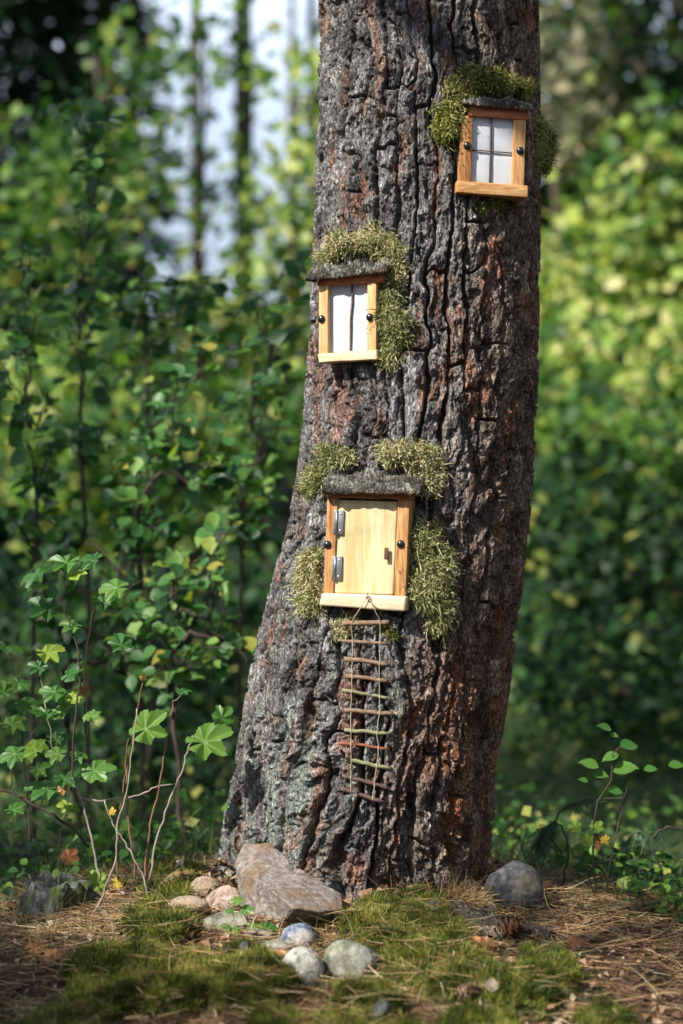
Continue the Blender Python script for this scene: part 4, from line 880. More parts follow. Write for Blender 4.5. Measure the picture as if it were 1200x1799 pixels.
# dry tuft of needles at the foot of the trunk
n = 420; c = at(800, 1585, -.10); P = c + r.normal(0, 1, (n, 3)) * [.014, .012, .006] + np.stack([r.uniform(-.02, .035, n), np.zeros(n), np.zeros(n)], -1)
d = np.stack([r.normal(.25, .6, n), r.normal(-.3, .4, n), r.normal(.2, .45, n)], -1)
rr0 = np.random.default_rng(3); mb = MB()
def ribbons(mb, P, d, L, w_, tint, r, curl=.3, seg=3):
    m = len(P); d = d / np.linalg.norm(d, axis=1, keepdims=True); pts = [P]; bend = r.normal(0, curl, (m, 3))
    for k in range(seg): d = d + bend / seg; d /= np.linalg.norm(d, axis=1, keepdims=True); pts.append(pts[-1] + d * (L / seg)[:, None])
    pts = np.stack(pts, 1); sd = np.cross(pts[:, -1] - pts[:, 0], r.normal(size=(m, 3))); sd /= np.linalg.norm(sd, axis=1, keepdims=True) + 1e-9
    prof = np.linspace(1, .3, seg + 1)[None, :, None] * w_; V = np.stack([pts + sd[:, None] * prof, pts - sd[:, None] * prof], 2).reshape(-1, 3); kk = (seg + 1) * 2
    f = np.array([(2 * k, 2 * k + 1, 2 * k + 3, 2 * k + 2) for k in range(seg)]); mb.add(V, (f[None] + (np.arange(m) * kk)[:, None, None]).reshape(-1, 4), np.repeat(tint, kk))
ribbons(mb, P, d, r.uniform(.03, .06, n), .0009, np.clip(r.normal(.82, .12, n), .3, .98), rr0)
ob = mb.build('needle_tuft', M['needle_dry'], None, origin=tuple(c)); tag(ob, 'heap of pale dry pine needles against the foot of the trunk', 'pine needles')
n = 160; c = at(520, 1545, -.06); P = c + r.normal(0, 1, (n, 3)) * [.02, .01, .005]; d = np.stack([r.normal(.4, .7, n), r.normal(-.2, .3, n), r.normal(.0, .35, n)], -1)
mb = MB(); ribbons(mb, P, d, r.uniform(.03, .06, n), .0008, np.clip(r.normal(.7, .18, n), .2, .98), rr0); ob = mb.build('needle_tuft', M['needle_dry'], None, origin=tuple(c)); tag(ob, 'dry needles caught between the big slab and the trunk', 'pine needles')
# sparse grass among the litter and a dimmer sward behind
n = 2200; x = r.uniform(-.85, .85, n); y = r.uniform(-1.4, .5, n); kp = (fbm(x * 5 + 7, y * 5, 3, 742) > .46) & (np.hypot(x - TX, y - YC) > .28); x, y = x[kp], y[kp]
P = np.stack([x, y, gz(x, y) + .004], -1); strands('dry_grass', 'straw-coloured dry grass lying over moss and needles', P, np.stack([r.normal(0, .8, len(x)), r.normal(0, .6, len(x)), r.uniform(.02, .45, len(x))], -1), r.uniform(.05, .13, len(x)), r.uniform(.0005, .001, len(x)), M['needle_dry'], np.clip(r.normal(.8, .12, len(x)), .4, .98), 95, 'dry grass', curl=1.0, seg=4)
n = 7000; x = r.uniform(-.85, .85, n); y = r.uniform(-1.4, .3, n); kp = (fbm(x * 4, y * 4, 2, 740) + .22 * ss(-.2, -.7, x) * ss(-.2, -.8, y) > .52) & (np.hypot(x - TX, y - YC) > .3); x, y = x[kp], y[kp]
P = np.stack([x, y, gz(x, y)], -1); strands('grass', 'thin green grass blades in the litter', P, np.stack([r.normal(0, .6, len(x)), r.normal(0, .6, len(x)), r.uniform(.2, .8, len(x))], -1), r.uniform(.03, .07, len(x)), r.uniform(.0005, .001, len(x)), M['grass'], r.random(len(x)) * .98, 92, 'grass')
n = 26000; x = r.uniform(-3.2, 3.2, n); y = .5 + r.random(n) ** 1.4 * 7; kp = np.abs(x) < (.6 + (y + D) * .19); x, y = x[kp], y[kp]
P = np.stack([x, y, gz(x, y)], -1); strands('meadow_grass', 'low green grass and sprouts on the forest floor behind the tree', P, np.stack([r.normal(0, .5, len(x)), r.normal(0, .5, len(x)), r.uniform(.4, 1, len(x))], -1), r.uniform(.05, .16, len(x)) * (.8 + .08 * y), .0016 + .0006 * y, M['grass'], r.random(len(x)) * .98, 93, 'grass')
mb = MB(); n = 9000; x = r.uniform(-3.2, 3.2, n); y = .55 + r.random(n) ** 1.3 * 5; kp = (fbm(x * 2, y * 2, 2, 750) > .42) & (np.abs(x) < (.6 + (y + D) * .19)); x, y = x[kp], y[kp]
P = np.stack([x, y, gz(x, y) + r.uniform(.02, .16, len(x))], -1); scatter(mb, Q4v, Q4f, P, frames(r.normal(0, .45, (len(x), 3)) + [0, -.4, 1], r), r.uniform(.02, .045, len(x)), r.random(len(x)) * .98)
n = 5200; sd_ = np.where(r.random(n) < .5, 1, -1); x = sd_ * r.uniform(.40, 1.1, n) + .04; y = r.uniform(-.35, .9, n); kp = (y > .28 - .75 * ss(.42, .8, np.abs(x)) + .25 * fbm(x * 7, y * 7, 2, 755)) & (fbm(x * 6, y * 6, 2, 752) > .40) & (x > -5); kp &= ~((x < 0) & (y < .02)); kp &= np.hypot(x - STX, y - STY) > .17; x, y = x[kp], y[kp]
P = np.stack([x, y, gz(x, y) + r.uniform(.01, .10, len(x)) * ss(-.3, .4, y)], -1); scatter(mb, OVv, OVf, P, frames(r.normal(0, .45, (len(x), 3)) + [0, -.4, 1], r), r.uniform(.012, .030, len(x)), r.random(len(x)) * .98)
ob = mb.build('undergrowth', M['leaf_mid'], None); tag(ob, 'low leafy undergrowth covering the floor behind the tree', 'undergrowth', kind='stuff')

n = 4200; sd_ = np.where(r.random(n) < .5, 1, -1); x = sd_ * r.uniform(.38, 1.1, n) + .04; y = r.uniform(-.3, .8, n); kp = (y > .25 - .6 * ss(.42, .8, np.abs(x))) & ~((x < 0) & (y < .05)); x, y = x[kp], y[kp]
P = np.stack([x, y, gz(x, y)], -1); strands('side_grass', 'dark green blades beside the mound at both edges', P, np.stack([r.normal(0, .6, len(x)), r.normal(0, .6, len(x)), r.uniform(.3, 1, len(x))], -1), r.uniform(.03, .11, len(x)), r.uniform(.0006, .0013, len(x)), M['grass'], r.random(len(x)) * .98, 94, 'grass', curl=.7)
# ------------------------------------------------------------------ near plants
OVM = {k: MB().add(OVv, OVf).mesh('leaf', M[k]) for k in ('leaf_bush', 'leaf_currant')}
def stems(t, lines, mat, name='stem', n=6):
    for pts, Y, r0, r1 in lines:
        P = [at(p[0], p[1], p[2] if len(p) > 2 else Y) for p in pts]; P = curve(P, 5, .0012, rng); mb = MB(); add_tube(mb, P, np.linspace(r0, r1, len(P)), n, wob=.25, seed=int(pts[0][0])); mb.build(name, M[mat], t)
def plant_leaf(t, px, py, Y, wpx, key, n=(0, -.6, .7), tip=(.4, 0, .3), alt=False, stemto=None):
    s = S * (D + Y) / D; size = wpx * s / 1.35; fr = frames(np.array([n], float), rng, np.array([tip], float))[0]
    p = at(px, py, Y) - fr[:, 1] * size * .3
    leafobj('leaf', (LM2 if alt and key in LM2 else LM)[key], t, p, fr, size)
    if stemto is not None:
        q = at(stemto[0], stemto[1], Y); mb = MB(); add_tube(mb, curve([q, (p + q) / 2 + [0, 0, -.006], p], 3), .0009, 5); mb.build('petiole', M['petiole'], t)
def G(px, py): return ground_hit(px, py)
Yc0 = float(G(255, 1545)[1])
t = thing('currant_sapling', 'two-leafed sapling whose big lobed leaves stand just left of the trunk', 'sapling', G(262, 1545))
stems(t, [([(262, 1548), (278, 1470), (300, 1402), (322, 1350), (330, 1318), (338, 1292)], .05, .0024, .0014)], 'stem_pale')
stems(t, [([(255, 1548), (262, 1462), (278, 1390), (290, 1320), (297, 1265), (305, 1231)], .06, .0024, .0013)], 'stem_red')
plant_leaf(t, 267, 1272, .05, 66, 'leaf_currant', (-.25, -.85, .40), (.75, 0, .75), True, (297, 1276))
plant_leaf(t, 375, 1298, .04, 76, 'leaf_currant', (-.15, -.72, .60), (.85, .0, .50), True, (330, 1318))
plant_leaf(t, 395, 1255, .08, 42, 'leaf_currant', (.3, -.7, .2), (.7, 0, .7), False, (372, 1290))
plant_leaf(t, 326, 1214, .08, 26, 'leaf_currant', (0, -.4, .9), (.6, 0, .1), False, (305, 1231))
t = thing('currant_sapling', 'spindly sapling of bare thin stems leaning left of the two-leafed one', 'sapling', G(240, 1545))
stems(t, [([(238, 1545), (231, 1480), (222, 1392), (228, 1330), (238, 1260), (251, 1197)], .10, .0022, .0010), ([(207, 1545), (206, 1450), (215, 1400), (222, 1330), (228, 1285)], .14, .002, .001)], 'stem_red')
stems(t, [([(161, 1618), (180, 1572), (203, 1510), (207, 1450), (222, 1392), (232, 1316), (240, 1245)], -.02, .0026, .0012), ([(264, 1592), (255, 1552), (236, 1510), (218, 1476), (205, 1462)], -.02, .0022, .0015), ([(205, 1460), (195, 1440), (184, 1407)], .0, .0015, .0015)], 'stem_pale')
plant_leaf(t, 197, 1424, 0, 14, 'leaf_yellow', (0, -.9, .3), (0, 0, 1)); plant_leaf(t, 252, 1188, .1, 14, 'leaf_yellow', (0, -.9, .3), (0, 0, 1))
t = thing('currant_bush', 'leafy currant bush with pale lobed leaves at the left edge', 'bush', G(150, 1560))
stems(t, [([(176, 1548), (160, 1470), (142, 1400), (118, 1360), (96, 1325), (88, 1290), (78, 1225), (66, 1160)], .08, .0026, .0012), ([(142, 1400), (184, 1407), (245, 1396), (280, 1380), (312, 1377)], .08, .0022, .0012)], 'stem_pale')
stems(t, [([(157, 1488), (120, 1450), (77, 1423), (30, 1398), (-10, 1384)], .12, .0034, .003), ([(55, 1480), (40, 1320), (28, 1200), (14, 1140)], .14, .0022, .001), ([(18, 1385), (25, 1340), (50, 1300), (78, 1265)], .1, .0018, .001), ([(125, 1390), (128, 1300), (140, 1200), (136, 1139), (118, 1085), (107, 1055), (107, 1001)], .05, .0024, .0012), ([(150, 1290), (150, 1160), (165, 1070)], .12, .0018, .001)], 'stem')
cl = [(107, 988, 52), (57, 1014, 58), (158, 985, 44), (140, 1005, 40), (73, 1066, 60), (195, 1034, 52), (192, 1058, 50), (121, 1098, 38), (211, 1127, 44), (22, 1137, 60), (93, 1146, 46), (130, 1176, 46), (62, 1172, 34), (88, 1215, 44), (118, 1226, 46),
      (55, 1238, 44), (28, 1270, 46), (130, 1222, 34), (108, 1300, 42), (18, 1328, 48), (75, 1350, 36), (70, 1385, 60), (122, 1366, 44), (178, 1352, 56), (60, 1315, 50), (95, 1325, 36), (5, 1210, 40), (40, 1200, 40), (140, 1330, 30), (160, 1255, 36), (30, 1420, 34), (112, 1415, 26), (75, 1252, 38), (100, 1252, 36)]
for k, (x, y, wv) in enumerate(cl):
    a = rng.uniform(-1, 1); plant_leaf(t, x, y, .06 + rng.uniform(-.03, .10), wv, 'leaf_lime' if k % 7 == 3 else 'leaf_currant', (rng.normal(0, .25), -.55 + rng.normal(0, .15), .75), (a, .2, rng.uniform(-.3, .5)), k % 2 == 0, (x + rng.uniform(-16, 16), y + rng.uniform(12, 26)))
plant_leaf(t, 110, 1388, .05, 20, 'leaf_brown', (0, -.9, .2), (0, 0, -1)); plant_leaf(t, 148, 1215, .1, 22, 'leaf_brown', (.3, -.9, .2), (.3, 0, -1))
# small sprout in front of the stones
t = thing('sprout', 'small green sprout growing in front of the pink granite stone', 'sprout', G(412, 1650))
stems(t, [([(424, 1655), (416, 1630), (409, 1605), (412, 1588)], -.22, .001, .0007)], 'petiole')
for (x, y, wv, tp) in ((419, 1581, 22, (.8, 0, .6)), (436, 1597, 24, (.9, 0, .1)), (402, 1600, 16, (-.8, 0, .2)), (406, 1638, 28, (-.8, 0, -.1)), (452, 1629, 30, (.9, 0, -.1)), (474, 1632, 34, (.9, 0, -.05)), (395, 1628, 18, (-.9, 0, .4))):
    plant_leaf(t, x, y, -.22, wv, 'leaf_currant', (rng.normal(0, .2), -.6, .7), tp)
# right-hand plants
def needle_spray(mb, P, r, n, L, droop=.3, w_=.0006):
    k = r.integers(0, len(P), n); A = P[k]; d = r.normal(0, .6, (n, 3)) + [0, 0, -droop]; ribbons(mb, A, d, r.uniform(.6, 1.1, n) * L, w_, r.random(n) * .98, r, .2, 2)
def pine_sapling(label, base, lines, Y, sprays, seed):
    r = np.random.default_rng(seed); t = thing('pine_sapling', label, 'sapling', G(*base)); stems(t, [(l, Y, .0026, .0014) for l in lines], 'stem', 'branch')
    for (pts, n, L, dr) in sprays:
        P = curve([at(x, y, Y) for x, y in pts], 8); mb = MB(); needle_spray(mb, P, r, n, L, dr); tag(mb.build('needles', M['needle_pine'], t), kind='stuff')
M['needle_pine'] = leafmat('pine_sapling_needles', [(0, (.02, .06, .035)), (.6, (.04, .11, .06)), (1, (.09, .17, .08))], .2, None, .45, .4)
pine_sapling('pine seedling with a drooping needle tuft beside the boulder', (985, 1600), [[(985, 1605), (990, 1540), (1000, 1500), (988, 1455), (975, 1440), (1000, 1415), (1040, 1405), (1100, 1402)], [(988, 1500), (960, 1460), (972, 1445)]], .25,
             [([(975, 1442), (958, 1455), (945, 1480)], 520, .05, 1.3), ([(1000, 1415), (1040, 1407)], 120, .04, .5)], 401)
t = thing('leafy_seedling', 'thin-stemmed seedling with a few pale leaves right of the trunk', 'seedling', G(1060, 1640))
stems(t, [([(1070, 1650), (1050, 1580), (1042, 1500), (1048, 1420), (1074, 1370), (1075, 1330), (1090, 1310)], .15, .0026, .0011), ([(1068, 1645), (1040, 1560), (1015, 1495)], .15, .0022, .001), ([(1060, 1600), (1075, 1500), (1095, 1410), (1102, 1365)], .16, .0018, .001), ([(918, 1605), (914, 1540), (910, 1480)], .05, .0016, .001), ([(1100, 1640), (1080, 1560), (1055, 1520)], .12, .002, .001)], 'stem')
for (x, y, wv, tp) in ((1108, 1308, 42, (.8, 0, .5)), (1070, 1328, 38, (-.8, 0, -.4)), (1058, 1282, 34, (-.9, 0, .1)), (1082, 1292, 24, (.6, 0, -.4)), (1030, 1345, 46, (-.8, 0, .5)), (1060, 1362, 40, (.8, 0, -.3)), (1100, 1355, 50, (.9, 0, 0)), (1150, 1352, 40, (.9, 0, .1)), (1085, 1388, 38, (.8, 0, -.1)), (1190, 1345, 34, (.9, 0, 0)), (1020, 1372, 28, (-.8, 0, .3))):
    leafobj('leaf', OVM['leaf_currant'], t, at(x, y, .15) - frames(np.array([(0, -.45, .8.__float__())]), rng, np.array([tp], float))[0][:, 1] * wv * S * .5, frames(np.array([(rng.normal(0, .2), -.5, .8)]), rng, np.array([tp], float))[0], wv * S * r.uniform(.6, .95))
for (x, y, wv) in ((1035, 1475, 26), (1010, 1450, 24), (1050, 1450, 26)): plant_leaf(t, x, y, .15, wv, 'leaf_lime', (.1, -.8, .5), (rng.uniform(-1, 1), 0, .3))
plant_leaf(t, 1062, 1472, .15, 18, 'leaf_yellow', (0, -.9, .3), (0, 0, 1)); plant_leaf(t, 1048, 1486, .15, 18, 'leaf_brown', (0, -.9, .3), (.4, 0, -1))
pine_sapling('pine seedling with sparse needles at the right edge', (1190, 1660), [[(1195, 1665), (1180, 1580), (1150, 1500), (1120, 1462), (1098, 1478)], [(1140, 1480), (1165, 1455), (1200, 1456), (1230, 1458)]], .2,
             [([(1120, 1462), (1140, 1470), (1165, 1458)], 130, .045, .6)], 403)

# ------------------------------------------------------------------ the leafy bushes at the left
def bush(label, base, Y, blobs, nleaf, size, key, seed, stemmat='stem', group='leafy saplings left of the tree', depth=.25, objs=True, name='leafy_sapling', lean=None):
    """blobs: (px,py,rx,ry). Stem from the ground through the blobs, twigs in each blob, leaves along the twigs"""
    r = np.random.default_rng(seed); s = S * (D + Y) / D; b0 = at(base, 900, Y); b0[2] = float(gz(b0[0], b0[1], False)) - .02
    t = thing(name, label, 'sapling' if name == 'leafy_sapling' else 'bush', b0, group)
    cs = [at(bx, by, Y) for bx, by, *_ in blobs]; order = sorted(range(len(cs)), key=lambda k: cs[k][2])
    P = curve([b0] + [cs[k] * [.75, 1, 1] + b0 * [.25, 0, 0] for k in order], 6, .006, r); mb = MB(); add_tube(mb, P, np.linspace(.0065, .002, len(P)), 7); mb.build('stem', M[stemmat], t)
    wts = np.array([b[2] * b[3] for b in blobs], float); wts /= wts.sum(); LP = []; LT = []
    for (bx, by, rx_, ry_), c, wt in zip(blobs, cs, wts):
        nt_ = max(2, int(nleaf * wt / 7))
        for _ in range(nt_):
            e = c + np.array([r.uniform(-1, 1) * rx_ * s, r.uniform(-1, 1) * depth, r.uniform(-1, 1) * ry_ * s]); st = P[np.argmin(np.linalg.norm(P - (e - [0, 0, .12]), axis=1))]
            Q = curve([st, (st + e) / 2 + [0, 0, .03], e], 4, .003, r); mb = MB(); add_tube(mb, Q, np.linspace(.0028, .001, len(Q)), 5, cap=False); mb.build('twig', M[stemmat], t)
            for f in np.linspace(.3, 1, 7): LP.append(Q[int(f * (len(Q) - 1))] + r.normal(0, .018, 3)); LT.append(e - st)
    LP = np.array(LP); n = len(LP); nr = r.normal(0, .42, (n, 3)) + [-.15, -.5, .75]; fr = frames(nr, r, np.array(LT) + r.normal(0, .25, (n, 3)) + [0, 0, -.08]); sz = size * r.uniform(.4, 1.4, n)
    for k in range(n): leafobj('leaf', OVM[key], t, LP[k], fr[k], sz[k])
def thin_bush(*a, **k): bush(*a, **k)
bush('tall slim sapling with upright dark stem left of the sky gap', 160, 1.5, [(150, 230, 60, 60), (165, 350, 60, 60), (140, 470, 70, 60), (135, 600, 60, 50), (140, 720, 60, 50)], 210, .046, 'leaf_bush', 501)
bush('broad dark-leaved sapling filling the left edge above the currant bush', 60, 1.3, [(45, 520, 70, 70), (40, 640, 70, 70), (50, 760, 80, 70), (60, 880, 80, 70), (20, 420, 60, 50)], 260, .044, 'leaf_bush', 502)
bush('dense sapling with curved dark stem between currant bush and trunk', 255, 1.2, [(330, 690, 70, 60), (400, 640, 70, 50), (330, 800, 80, 60), (250, 880, 80, 60), (390, 860, 70, 60), (270, 760, 60, 60)], 290, .042, 'leaf_bush', 503)
bush('bushy sapling reaching close to the trunk beside the left window', 430, 1.6, [(460, 560, 60, 50), (500, 500, 45, 50), (440, 700, 70, 60), (490, 640, 50, 60), (470, 800, 55, 60), (420, 900, 60, 60)], 270, .044, 'leaf_bush', 504)
bush('low sapling with wide leaves in shade left of the trunk foot', 330, .9, [(330, 1000, 70, 50), (400, 960, 60, 50), (280, 1060, 70, 50), (370, 1100, 60, 50), (300, 1150, 60, 50), (410, 1130, 40, 50)], 230, .040, 'leaf_bush', 505)
bush('shaded sapling behind the currant bush', 160, 1.1, [(150, 950, 80, 50), (220, 1020, 60, 50), (180, 1120, 70, 50), (100, 1180, 70, 60), (230, 1180, 50, 50), (60, 1060, 60, 60)], 250, .042, 'leaf_bush', 506)
bush('dark sapling under the sky gap with branches spread wide', 260, 2.1, [(250, 480, 80, 50), (200, 560, 80, 50), (310, 560, 80, 50), (260, 640, 80, 50), (360, 510, 60, 40)], 230, .046, 'leaf_bush', 507)

# ------------------------------------------------------------------ woodland behind
def tree_blobs(name, label, cat, base, Y, blobs, n, size, key, seed, trunk=('stem', .03), group=None, depth=None, clump=None, up=(-.2, -.45, .5)):
    """background tree or shrub: trunk from the ground, limbs to each foliage mass, leaf-sized faces in loose clumps"""
    depth = depth or .12 * (D + Y); clump = clump or .014 * (D + Y)
    r = np.random.default_rng(seed); s = S * (D + Y) / D; b0 = at(base, 900, Y); b0[2] = float(gz(b0[0], b0[1], False)) - .05
    t = thing(name, label, cat, b0, group); cs = [at(bx, by, Y) for bx, by, *_ in blobs]; top = max(c[2] for c in cs); mb = MB()
    hx = np.mean([c[0] for c in cs]); P = curve([b0, [b0[0] * .6 + hx * .4, Y, (top + b0[2]) * .45], [hx, Y, top]], 8, .01, r); r0 = trunk[1]; add_tube(mb, P, np.linspace(r0, r0 * .3, len(P)), 9); mb.build('trunk', M[trunk[0]], t)
    for c in cs:
        k = int(np.argmin(np.linalg.norm(P - (c - [0, 0, .3]), axis=1))); Q = curve([P[k], (P[k] + c) / 2 + [0, 0, .05], c], 5, .01, r); mb = MB(); add_tube(mb, Q, np.linspace(r0 * .35, r0 * .12, len(Q)), 6, cap=False); mb.build('branch', M[trunk[0]], t)
    wts = np.array([b[2] * b[3] for b in blobs], float); wts /= wts.sum(); A = []
    for (bx, by, rx_, ry_), c, wt in zip(blobs, cs, wts):
        m = int(n * wt); nc = max(3, m // 26); cc = r.normal(0, .5, (nc, 3)); cc = cc / np.maximum(1, np.linalg.norm(cc, axis=1, keepdims=True)) * [rx_ * s, depth, ry_ * s]
        k = r.integers(0, nc, m); A.append(c + cc[k] + r.normal(0, clump, (m, 3)) * [1, 1, .55])
    A = np.concatenate(A); A = A[A[:, 2] > gz(A[:, 0], A[:, 1], False)]; mb = MB()
    scatter(mb, Q4v, Q4f, A, frames(r.normal(0, .5, (len(A), 3)) + np.array(up), r), size * r.uniform(.6, 1.25, len(A)), r.random(len(A)) * .98)
    o = mb.build('foliage', M[key], t); tag(o, kind='stuff'); return t
TB = tree_blobs
gL = 'young trees left of the trunk'; gR = 'sunlit shrubs right of the trunk'
# right of the trunk: bright shrubs, darker below
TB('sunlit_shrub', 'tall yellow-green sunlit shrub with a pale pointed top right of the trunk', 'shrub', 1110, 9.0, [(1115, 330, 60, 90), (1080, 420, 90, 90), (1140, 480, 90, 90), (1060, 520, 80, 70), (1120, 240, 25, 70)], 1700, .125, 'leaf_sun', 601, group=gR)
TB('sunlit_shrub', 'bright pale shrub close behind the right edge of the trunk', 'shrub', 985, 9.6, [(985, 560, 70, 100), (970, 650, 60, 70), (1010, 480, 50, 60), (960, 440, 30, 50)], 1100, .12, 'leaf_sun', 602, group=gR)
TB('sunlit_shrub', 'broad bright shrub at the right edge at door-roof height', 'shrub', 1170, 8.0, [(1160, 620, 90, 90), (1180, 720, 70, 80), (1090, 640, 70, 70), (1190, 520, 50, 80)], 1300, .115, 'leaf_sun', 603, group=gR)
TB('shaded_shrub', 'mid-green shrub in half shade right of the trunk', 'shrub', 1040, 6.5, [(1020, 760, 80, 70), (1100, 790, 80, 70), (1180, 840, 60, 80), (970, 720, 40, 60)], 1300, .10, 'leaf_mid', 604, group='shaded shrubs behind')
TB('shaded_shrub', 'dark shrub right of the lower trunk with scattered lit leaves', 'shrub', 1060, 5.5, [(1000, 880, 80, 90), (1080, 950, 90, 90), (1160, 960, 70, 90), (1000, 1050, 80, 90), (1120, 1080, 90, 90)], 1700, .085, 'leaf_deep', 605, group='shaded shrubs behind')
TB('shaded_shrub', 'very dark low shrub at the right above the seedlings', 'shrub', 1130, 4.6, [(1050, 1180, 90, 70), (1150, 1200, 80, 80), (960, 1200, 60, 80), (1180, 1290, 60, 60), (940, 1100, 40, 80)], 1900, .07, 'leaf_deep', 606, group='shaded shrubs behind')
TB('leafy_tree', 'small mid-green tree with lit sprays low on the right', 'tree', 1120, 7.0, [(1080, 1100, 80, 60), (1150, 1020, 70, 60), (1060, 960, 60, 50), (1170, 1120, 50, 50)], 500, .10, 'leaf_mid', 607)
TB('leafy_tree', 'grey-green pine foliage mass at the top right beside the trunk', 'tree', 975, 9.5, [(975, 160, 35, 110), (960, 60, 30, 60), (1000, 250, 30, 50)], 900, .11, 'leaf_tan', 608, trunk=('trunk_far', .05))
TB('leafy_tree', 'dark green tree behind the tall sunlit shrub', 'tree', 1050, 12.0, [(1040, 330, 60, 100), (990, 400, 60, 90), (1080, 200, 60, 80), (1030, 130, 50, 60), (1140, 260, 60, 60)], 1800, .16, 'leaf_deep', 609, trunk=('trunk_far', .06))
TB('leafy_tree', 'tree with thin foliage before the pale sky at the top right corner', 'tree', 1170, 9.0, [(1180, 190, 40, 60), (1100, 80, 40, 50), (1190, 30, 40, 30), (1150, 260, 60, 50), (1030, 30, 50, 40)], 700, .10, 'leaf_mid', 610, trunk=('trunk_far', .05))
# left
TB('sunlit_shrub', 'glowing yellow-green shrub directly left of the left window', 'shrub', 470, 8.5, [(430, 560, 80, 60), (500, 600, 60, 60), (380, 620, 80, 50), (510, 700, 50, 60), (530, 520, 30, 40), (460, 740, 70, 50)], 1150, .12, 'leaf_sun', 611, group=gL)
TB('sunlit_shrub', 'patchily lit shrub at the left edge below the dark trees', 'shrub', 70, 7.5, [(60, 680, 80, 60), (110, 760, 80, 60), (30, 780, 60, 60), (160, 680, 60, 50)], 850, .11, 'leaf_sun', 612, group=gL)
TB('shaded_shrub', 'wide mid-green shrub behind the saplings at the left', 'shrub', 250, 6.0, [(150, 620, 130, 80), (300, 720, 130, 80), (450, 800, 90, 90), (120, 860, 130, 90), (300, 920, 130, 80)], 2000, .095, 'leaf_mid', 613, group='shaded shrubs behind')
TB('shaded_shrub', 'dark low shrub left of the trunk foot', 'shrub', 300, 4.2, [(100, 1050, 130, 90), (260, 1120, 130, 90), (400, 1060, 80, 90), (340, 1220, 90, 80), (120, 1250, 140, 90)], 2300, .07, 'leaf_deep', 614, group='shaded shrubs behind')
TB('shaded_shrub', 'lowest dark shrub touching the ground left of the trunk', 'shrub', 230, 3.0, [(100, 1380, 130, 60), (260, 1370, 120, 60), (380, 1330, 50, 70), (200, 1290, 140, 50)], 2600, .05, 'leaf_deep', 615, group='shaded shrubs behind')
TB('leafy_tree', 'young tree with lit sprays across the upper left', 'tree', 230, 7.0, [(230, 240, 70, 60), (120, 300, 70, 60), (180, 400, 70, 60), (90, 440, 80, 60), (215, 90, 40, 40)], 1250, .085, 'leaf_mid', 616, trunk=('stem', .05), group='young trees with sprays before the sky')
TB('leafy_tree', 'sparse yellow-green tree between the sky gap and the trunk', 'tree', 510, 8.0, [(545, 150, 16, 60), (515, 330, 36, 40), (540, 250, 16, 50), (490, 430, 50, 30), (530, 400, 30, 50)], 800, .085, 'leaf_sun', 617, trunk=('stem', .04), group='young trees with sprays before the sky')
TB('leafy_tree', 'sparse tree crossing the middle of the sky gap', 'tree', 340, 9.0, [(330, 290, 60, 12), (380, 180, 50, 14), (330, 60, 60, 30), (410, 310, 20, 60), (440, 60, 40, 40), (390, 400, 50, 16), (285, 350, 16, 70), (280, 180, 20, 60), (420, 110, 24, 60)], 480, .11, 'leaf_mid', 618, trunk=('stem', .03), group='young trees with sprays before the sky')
# spruces dark at the upper left
def spruce(label, px, Y, hgt, spread, n, seed, zmin=.6):
    r = np.random.default_rng(seed); b = at(px, 900, Y); b[2] = float(gz(b[0], b[1], False)); t = thing('spruce_tree', label, 'tree', b, 'dark spruces in the background'); mb = MB(); add_tube(mb, [b, b + [0, 0, hgt]], [.14, .02], 10); mb.build('trunk', M['trunk_far'], t)
    z = zmin + (hgt - zmin) * r.random(n) ** 1.1; rad = spread * (1 - z / hgt) ** .8 * np.sqrt(r.random(n)); lay = np.round(z / .32) * .32 + r.normal(0, .05, n); a = np.round(r.uniform(0, 2 * math.pi, n) * 2.2 + lay * 3) / 2.2 + r.normal(0, .12, n)
    A = b + np.stack([rad * np.cos(a), rad * np.sin(a), lay - rad * .35], -1); mb = MB(); tv = np.array([(-.10, 0, 0), (.10, 0, 0), (.05, 1, -.15), (-.05, 1, -.15)])
    d = np.stack([np.cos(a), np.sin(a), -.4 + 0 * a], -1) + r.normal(0, .35, (n, 3)); scatter(mb, tv, np.array([(0, 1, 2, 3)]), A, frames(r.normal(0, .3, (n, 3)) + [0, 0, 1], r, d), r.uniform(.14, .30, n), r.random(n) * .98)
    o = mb.build('foliage', M['needle_green'], t); tag(o, kind='stuff')
spruce('black-green spruce in the top left corner', -40, 8.5, 9.5, 1.15, 13000, 621)
spruce('dark spruce left of the brown pine trunks', 125, 10.5, 9.0, 1.0, 11000, 622)
spruce('dark spruce rising behind the sunlit shrubs at the right', 1075, 13, 11, 1.7, 9000, 623)
spruce('dark spruce beyond the right edge', 1330, 9, 9, 1.6, 7000, 624)
spruce('dark spruce behind the leaning pine, hidden for the most part', 800, 12, 10, 2.0, 6000, 625)
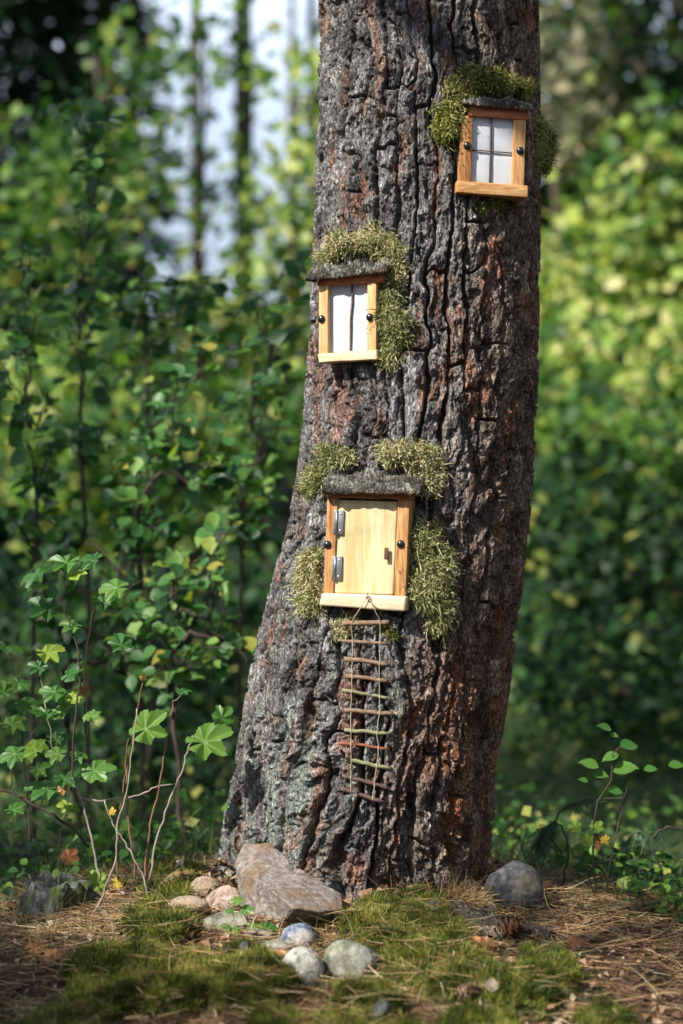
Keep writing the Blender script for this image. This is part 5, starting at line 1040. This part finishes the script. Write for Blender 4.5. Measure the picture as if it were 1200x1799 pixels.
# pine trunks
def pine(label, px, wpx, Y, mat, seed, hgt=13, lean=0):
    r = np.random.default_rng(seed); s = S * (D + Y) / D; b = at(px, 900, Y); b[2] = float(gz(b[0], b[1], False)) - .1; t = thing('pine_tree', label, 'tree', b, 'background pines')
    rad = wpx * s / 2; P = curve([b, b + [lean * .4, 0, hgt * .5], b + [lean, 0, hgt]], 12, .01, r); mb = MB(); add_tube(mb, P, np.linspace(rad * 1.15, rad * .5, len(P)), 16, wob=.10, seed=seed); mb.build('trunk', M[mat], t)
    n = 1500; c = b + [lean, 0, hgt - 1.0]; cc = r.normal(0, 1, (26, 3)) * [.9, .9, .9]; k = r.integers(0, 26, n); A = c + cc[k] + r.normal(0, .22, (n, 3)); mb = MB(); tv = np.array([(-.06, 0, 0), (.06, 0, 0), (.03, 1, 0), (-.03, 1, 0)])
    scatter(mb, tv, np.array([(0, 1, 2, 3)]), A, frames(r.normal(size=(n, 3)), r), r.uniform(.15, .3, n), r.random(n) * .98); o = mb.build('crown', M['needle_green'], t); tag(o, kind='stuff')
    for q in cc[:8]:
        mb = MB(); add_tube(mb, [P[-3], c + q], [rad * .2, rad * .08], 6, cap=False); mb.build('limb', M[mat], t)
pine('dark grey pine trunk standing in the right of the sky gap', 429, 36, 12, 'trunk_far', 631)
pine('slender red-brown pine trunk in the left of the sky gap', 345, 20, 15, 'trunk_red', 632)
pine('brownish pine trunk at the left of the lit sprays', 178, 34, 11, 'trunk_red', 633, lean=.15)
pine('thin pale pine trunk between the dark spruces and the sky gap', 238, 24, 14, 'trunk_red', 634)
pine('thin dark pine trunk behind the sparse yellow-green tree', 548, 16, 16, 'trunk_far', 635)
pine('thin brown pine trunk at the top right', 1013, 16, 14, 'trunk_red', 636)
pine('thick dark pine trunk top right', 1082, 30, 15, 'trunk_far', 637)
pine('brown pine trunk at the right edge', 1194, 20, 11, 'trunk_red', 638)
pine('dark pine trunk near the top left corner', 75, 26, 12, 'trunk_far', 639)
pine('slim dark pine trunk in the middle of the right-hand gap', 510, 12, 18, 'trunk_far', 640)
# far-off wood closing the view
r = np.random.default_rng(650); n = 30000; A = np.stack([r.uniform(-14, 14, n), r.uniform(19, 30, n), 0 * r.random(n)], -1); cc = fbm(A[:, 0] * .9, A[:, 1] * .9, 3, 760)
A[:, 2] = r.random(n) ** .9 * (2.6 + 4.6 * np.abs(fbm(A[:, 0] * .35 + 3, A[:, 1] * 0 + 1, 2, 764)) * 1.2)
sk = (A[:, 0] * D / (A[:, 1] + D) / S + 600); gap = ((sk > 255) & (sk < 565)); A = A[~(gap & (A[:, 2] > 2.6 + .6 * (cc[:n] - .5)) )]
mb = MB(); scatter(mb, Q4v, Q4f, A, frames(r.normal(0, .6, (len(A), 3)) + [0, -.4, .4], r), r.uniform(.22, .5, len(A)), r.random(len(A)) * .98)
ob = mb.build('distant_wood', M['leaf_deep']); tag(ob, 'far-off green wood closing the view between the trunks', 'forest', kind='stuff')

# ------------------------------------------------------------------ unseen trees added behind the camera, crowns shaped to shade the clearing
def added_shade_tree(label, base, joint, spots, seed, t0=8.0, key='leaf_deep'):
    """spots: (x,y,z,radius,leaves) of places that lie in this crown's shade"""
    r = np.random.default_rng(seed); Sv = np.array(SUN); b = np.array([base[0], base[1], -.1]); t = thing('added_shade_tree', label, 'tree', b, 'added shade trees behind the camera')
    J = np.array(joint) + Sv * (t0 - 1)
    cs = [np.array(sp[:3]) + Sv * (t0 + r.uniform(-.8, .8)) for sp in spots]; P = curve([b, b * .4 + J * .6 + [0, 0, -.3], J, J + [0, 0, .8]], 8, .02, r); mb = MB(); add_tube(mb, P, np.linspace(.16, .05, len(P)), 10); mb.build('trunk', M['trunk_far'], t)
    mb = MB()
    for c, sp in zip(cs, spots):
        m = sp[4]; rad = sp[3]; nc = max(4, m // 30); q = r.normal(0, .5, (nc, 3)); q = q / np.maximum(1, np.linalg.norm(q, axis=1, keepdims=True)) * rad; k = r.integers(0, nc, m); A = c + q[k] + r.normal(0, .09, (m, 3)); scatter(mb, Q4v, Q4f, A, frames(r.normal(0, .5, (m, 3)) + [0, 0, 1], r), r.uniform(.07, .13, m), r.random(m) * .98)
        Q = curve([J, (J + c) / 2, c], 4, .02, r); b2 = MB(); add_tube(b2, Q, np.linspace(.04, .015, len(Q)), 6, cap=False); b2.build('limb', M['trunk_far'], t)
    o = mb.build('foliage', M[key], t); tag(o, kind='stuff')
added_shade_tree('unseen broadleaf tree added behind the viewer to the left to shade the saplings', (-6.5, -4.5), (-1.3, .6, .2), [(-.75, 1.2, .2, .5, 420), (-.5, 1.6, .6, .4, 240), (-1.0, 1.5, 1.2, .45, 300), (-.8, .6, 0, .4, 260), (-.9, -.3, 0, .42, 420), (-.65, -.9, 0, .38, 520), (-.35, -1.3, 0, .30, 460), (-.8, -.45, 0, .35, 420), (-1.2, 2.4, 1.2, .6, 380), (-.5, 2.4, .4, .5, 260), (-1.3, .3, .6, .5, 300), (-1.4, 3.6, .4, .8, 600), (-.7, 3.2, 0, .5, 380)], 701)
added_shade_tree('unseen broadleaf tree added behind the viewer to shade the ground at the right', (.3, -6.4), (1.9, .9, -.2), [(1.3, 3.2, .4, .8, 900), (.95, -.3, -.1, .28, 200), (.15, -1.35, 0, .22, 220), (.7, -1.25, 0, .30, 480), (.9, -.8, 0, .26, 340), (.75, .1, -.15, .2, 90), (1.5, 2.2, .6, .6, 500), (.85, 2.7, .2, .45, 420), (1.9, 3.6, .9, .7, 500), (1.5, 4.4, .3, .9, 900), (.9, 3.6, .0, .6, 500), (1.9, 5.2, 1.0, .9, 700)], 702)
r = np.random.default_rng(801); A = []  # unseen canopy and thickets added to dim sky light, left open towards the sun
n = 8000; a = r.uniform(0, 2 * math.pi, n); q = r.uniform(7.5, 11, n); x = q * np.sin(a); y = q * np.cos(a) - 1.5; z = r.uniform(0, 6.2, n) * (.75 + .4 * fbm(a * 3, a * 0, 3, 810)); kp = (y < 1.0) | (np.abs(x) > 7.2); A.append(np.stack([x, y, z], -1)[kp])
n = 7500; x = r.uniform(-3.0, 11, n); y = r.uniform(-7.5, 9, n); z = 8.5 + r.uniform(0, 3.0, n); kp = (fbm(x * .5, y * .5, 2, 812) > .25); A.append(np.stack([x, y, z], -1)[kp])
n = 1500; x = r.uniform(-11, -3.0, n); y = r.uniform(5.8, 12, n); z = 8.5 + r.uniform(0, 3.0, n); A.append(np.stack([x, y, z], -1))
A = np.concatenate(A); mb = MB(); scatter(mb, Q4v, Q4f, A, frames(r.normal(0, .5, (len(A), 3)) + [0, 0, .8], r), r.uniform(.35, .75, len(A)), r.random(len(A)) * .98)
ob = mb.build('sky_block_canopy', M['leaf_deep']); tag(ob, 'unseen canopy and thickets added round the clearing to block sky light', 'forest', kind='stuff')
for o in ORIG:
    if '_o' in o: del o['_o']
